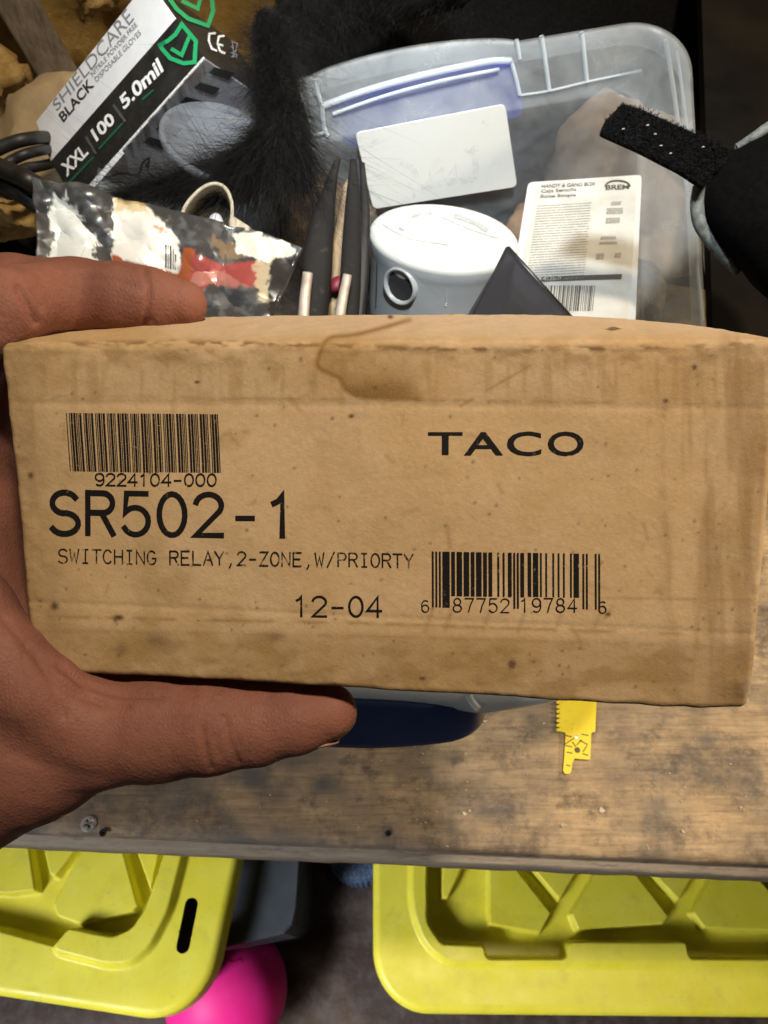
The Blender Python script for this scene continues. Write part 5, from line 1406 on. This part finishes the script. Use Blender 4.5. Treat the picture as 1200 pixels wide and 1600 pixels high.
    a, b = P(1180, -60, .62), P(1210, 330, .50); V, f = plate_data([P(1092, -120, .72), P(1420, -120, .70), P(1420, 640, .49), P(1118, 640, .49)], FW, .01); o = mk('dark_panel', V, f, sm_.m, smooth=False); tag(o, 'dirt specked dark panel at the upper right edge beside the bin', 'panel')
    t = thing('tool_bag', 'black bag with grey green piping at the right edge, a fuzzy strap on it', 'bag', P(1200, 480, .42))
    bagm = cloth('bag_cloth', (0.003, 0.003, 0.0034))
    pillow('bag_body', bagm, t, poly_px=[(1142, 236), (1118, 262), (1100, 292), (1094, 318), (1098, 352), (1118, 386), (1148, 418), (1190, 462), (1260, 500), (1330, 420), (1330, 230), (1260, 180), (1195, 205)], depth=.40, thick=.03, noise=.003, nscale=20)
    pip = M('piping_grey', rough=0.8); pip.color(pip.ramp(pip.noise(200, 6, .75), [(0.35, (0.055, 0.065, 0.065)), (0.65, (0.22, 0.25, 0.25))])); pip.bump(pip.noise(300, 4), .6, .001)
    for pts, r in (([(1092, 292, .392), (1089, 320, .392), (1094, 350, .393), (1112, 378, .394), (1134, 404, .396), (1152, 426, .40)], [.0034, .0036, .0036, .0034, .003, .002]), ([(1150, 230, .394), (1180, 212, .394), (1230, 180, .396)], [.0016, .0028, .003])):
        q = catmull([P(*p) for p in pts], 40); V, f = tube_data(q, np.interp(np.linspace(0, 1, 40), np.linspace(0, 1, len(r)), r), 12); mk('piping', V, f, pip.m, t)
    ps = [(972, 162), (1000, 170), (1062, 198), (1118, 222), (1142, 236), (1120, 262), (1100, 293), (1062, 268), (1000, 236), (938, 208), (945, 190)]
    poly = rounded(ps, 4, 3); th_ = .003
    V, f = plate_data([P(a, b, .380 - .012 * (1142 - a) / 200) for a, b in poly], FW, th_); mk('strap', V, f, bagm, t, smooth=False)
    rs = np.random.default_rng(2); mb_v = []; mb_f = []; k = 0
    q = rs.uniform([930, 155], [1145, 296], (30000, 2)); q = q[sdf_poly(q, ps) < 0][:9000]
    for a, b in q:
        p = P(a, b, .3798 - .012 * (1142 - a) / 200); d = (-FW + rs.normal(size=3) * .9) * .0008; e = p + d; e2 = e + rs.normal(size=3) * .0008; s = nrm(np.cross(d, rs.normal(size=3))) * .00016
        mb_v += [p - s, p + s, e + s, e - s, e2]; mb_f += [[k, k + 1, k + 2, k + 3], [k + 3, k + 2, k + 4]]; k += 5
    fz = M('strap_fuzz_black', (0.010, 0.010, 0.011), 0.8, spec=0.1)
    o = mk('strap_fuzz', mb_v, mb_f, fz.m, t, smooth=False); o['kind'] = 'stuff'
    lint = M('lint', (0.35, 0.35, 0.36), .9); mb = MB()
    for a, b in ((972, 202), (1022, 210), (1031, 228), (1097, 230), (1046, 240), (1010, 196)):
        p = P(a, b, .3768 - .012 * (1142 - a) / 200); V, f = tube_data([p, p + RT * .0008 + UP * .0004, p + RT * .0012], .00028, 5); mb.add(V, f)
    mb.build('lint', lint.m, t)
    # tan kraft bag, black cables, black bag at the left
    kb = M('tan_kraft', rough=0.85); kb.color(kb.ramp(kb.noise(16, 7, .65), [(0.3, (0.28, 0.20, 0.11)), (0.7, (0.46, 0.36, 0.22))])); kb.bump(kb.noise(30, 5), .5, .004)
    o = pillow('paper_bag', kb.m, poly_px=[(-80, 235), (0, 200), (24, 148), (60, 128), (110, 110), (180, 140), (240, 240), (250, 360), (160, 420), (0, 420), (-90, 360)], depth=.66, thick=.035, noise=.018, nscale=22, seed=6); tag(o, 'crumpled tan kraft paper bag behind the glove box at the left', 'paper bag')
    cabm = plastic('cable_rubber', (0.012, 0.011, 0.011), 0.5)
    for lab, pts, r in (
            ('topmost black cable arching out from behind the glove box', [(-60, 262, .52), (-20, 242, .52), (12, 226, .52), (45, 217, .525), (80, 216, .57), (130, 230, .66)], .0046),
            ('black cable, second from the top beside the glove box', [(-60, 300, .51), (0, 264, .512), (20, 250, .515), (50, 238, .52), (90, 234, .58), (140, 250, .66)], .0036),
            ('short black cable curving just above the corner of the foil bag', [(15, 275, .50), (40, 264, .505), (60, 260, .54), (100, 255, .60), (150, 270, .66)], .0038),
            ('thick black cable running down to the corner of the foil bag', [(-60, 240, .485), (0, 262, .485), (30, 275, .485), (56, 288, .485), (100, 312, .55)], .0062),
            ('lowest black cable going behind the left edge of the foil bag', [(-60, 258, .50), (0, 284, .498), (30, 302, .495), (60, 322, .495), (110, 350, .50)], .0056)):
        V, f = tube_data(catmull([P(*p) for p in pts], 60), r, 14); o = mk('cable', V, f, cabm); tag(o, lab, 'cable', 'black cables at the left')
    o = pillow('black_pouch', black, poly_px=[(-90, 270), (0, 280), (50, 300), (75, 340), (80, 420), (60, 470), (-40, 480), (-100, 420)], depth=.62, thick=.02, noise=.012, nscale=30, seed=9); tag(o, 'black cloth pouch at the left edge behind the index finger', 'pouch')
build_odds()
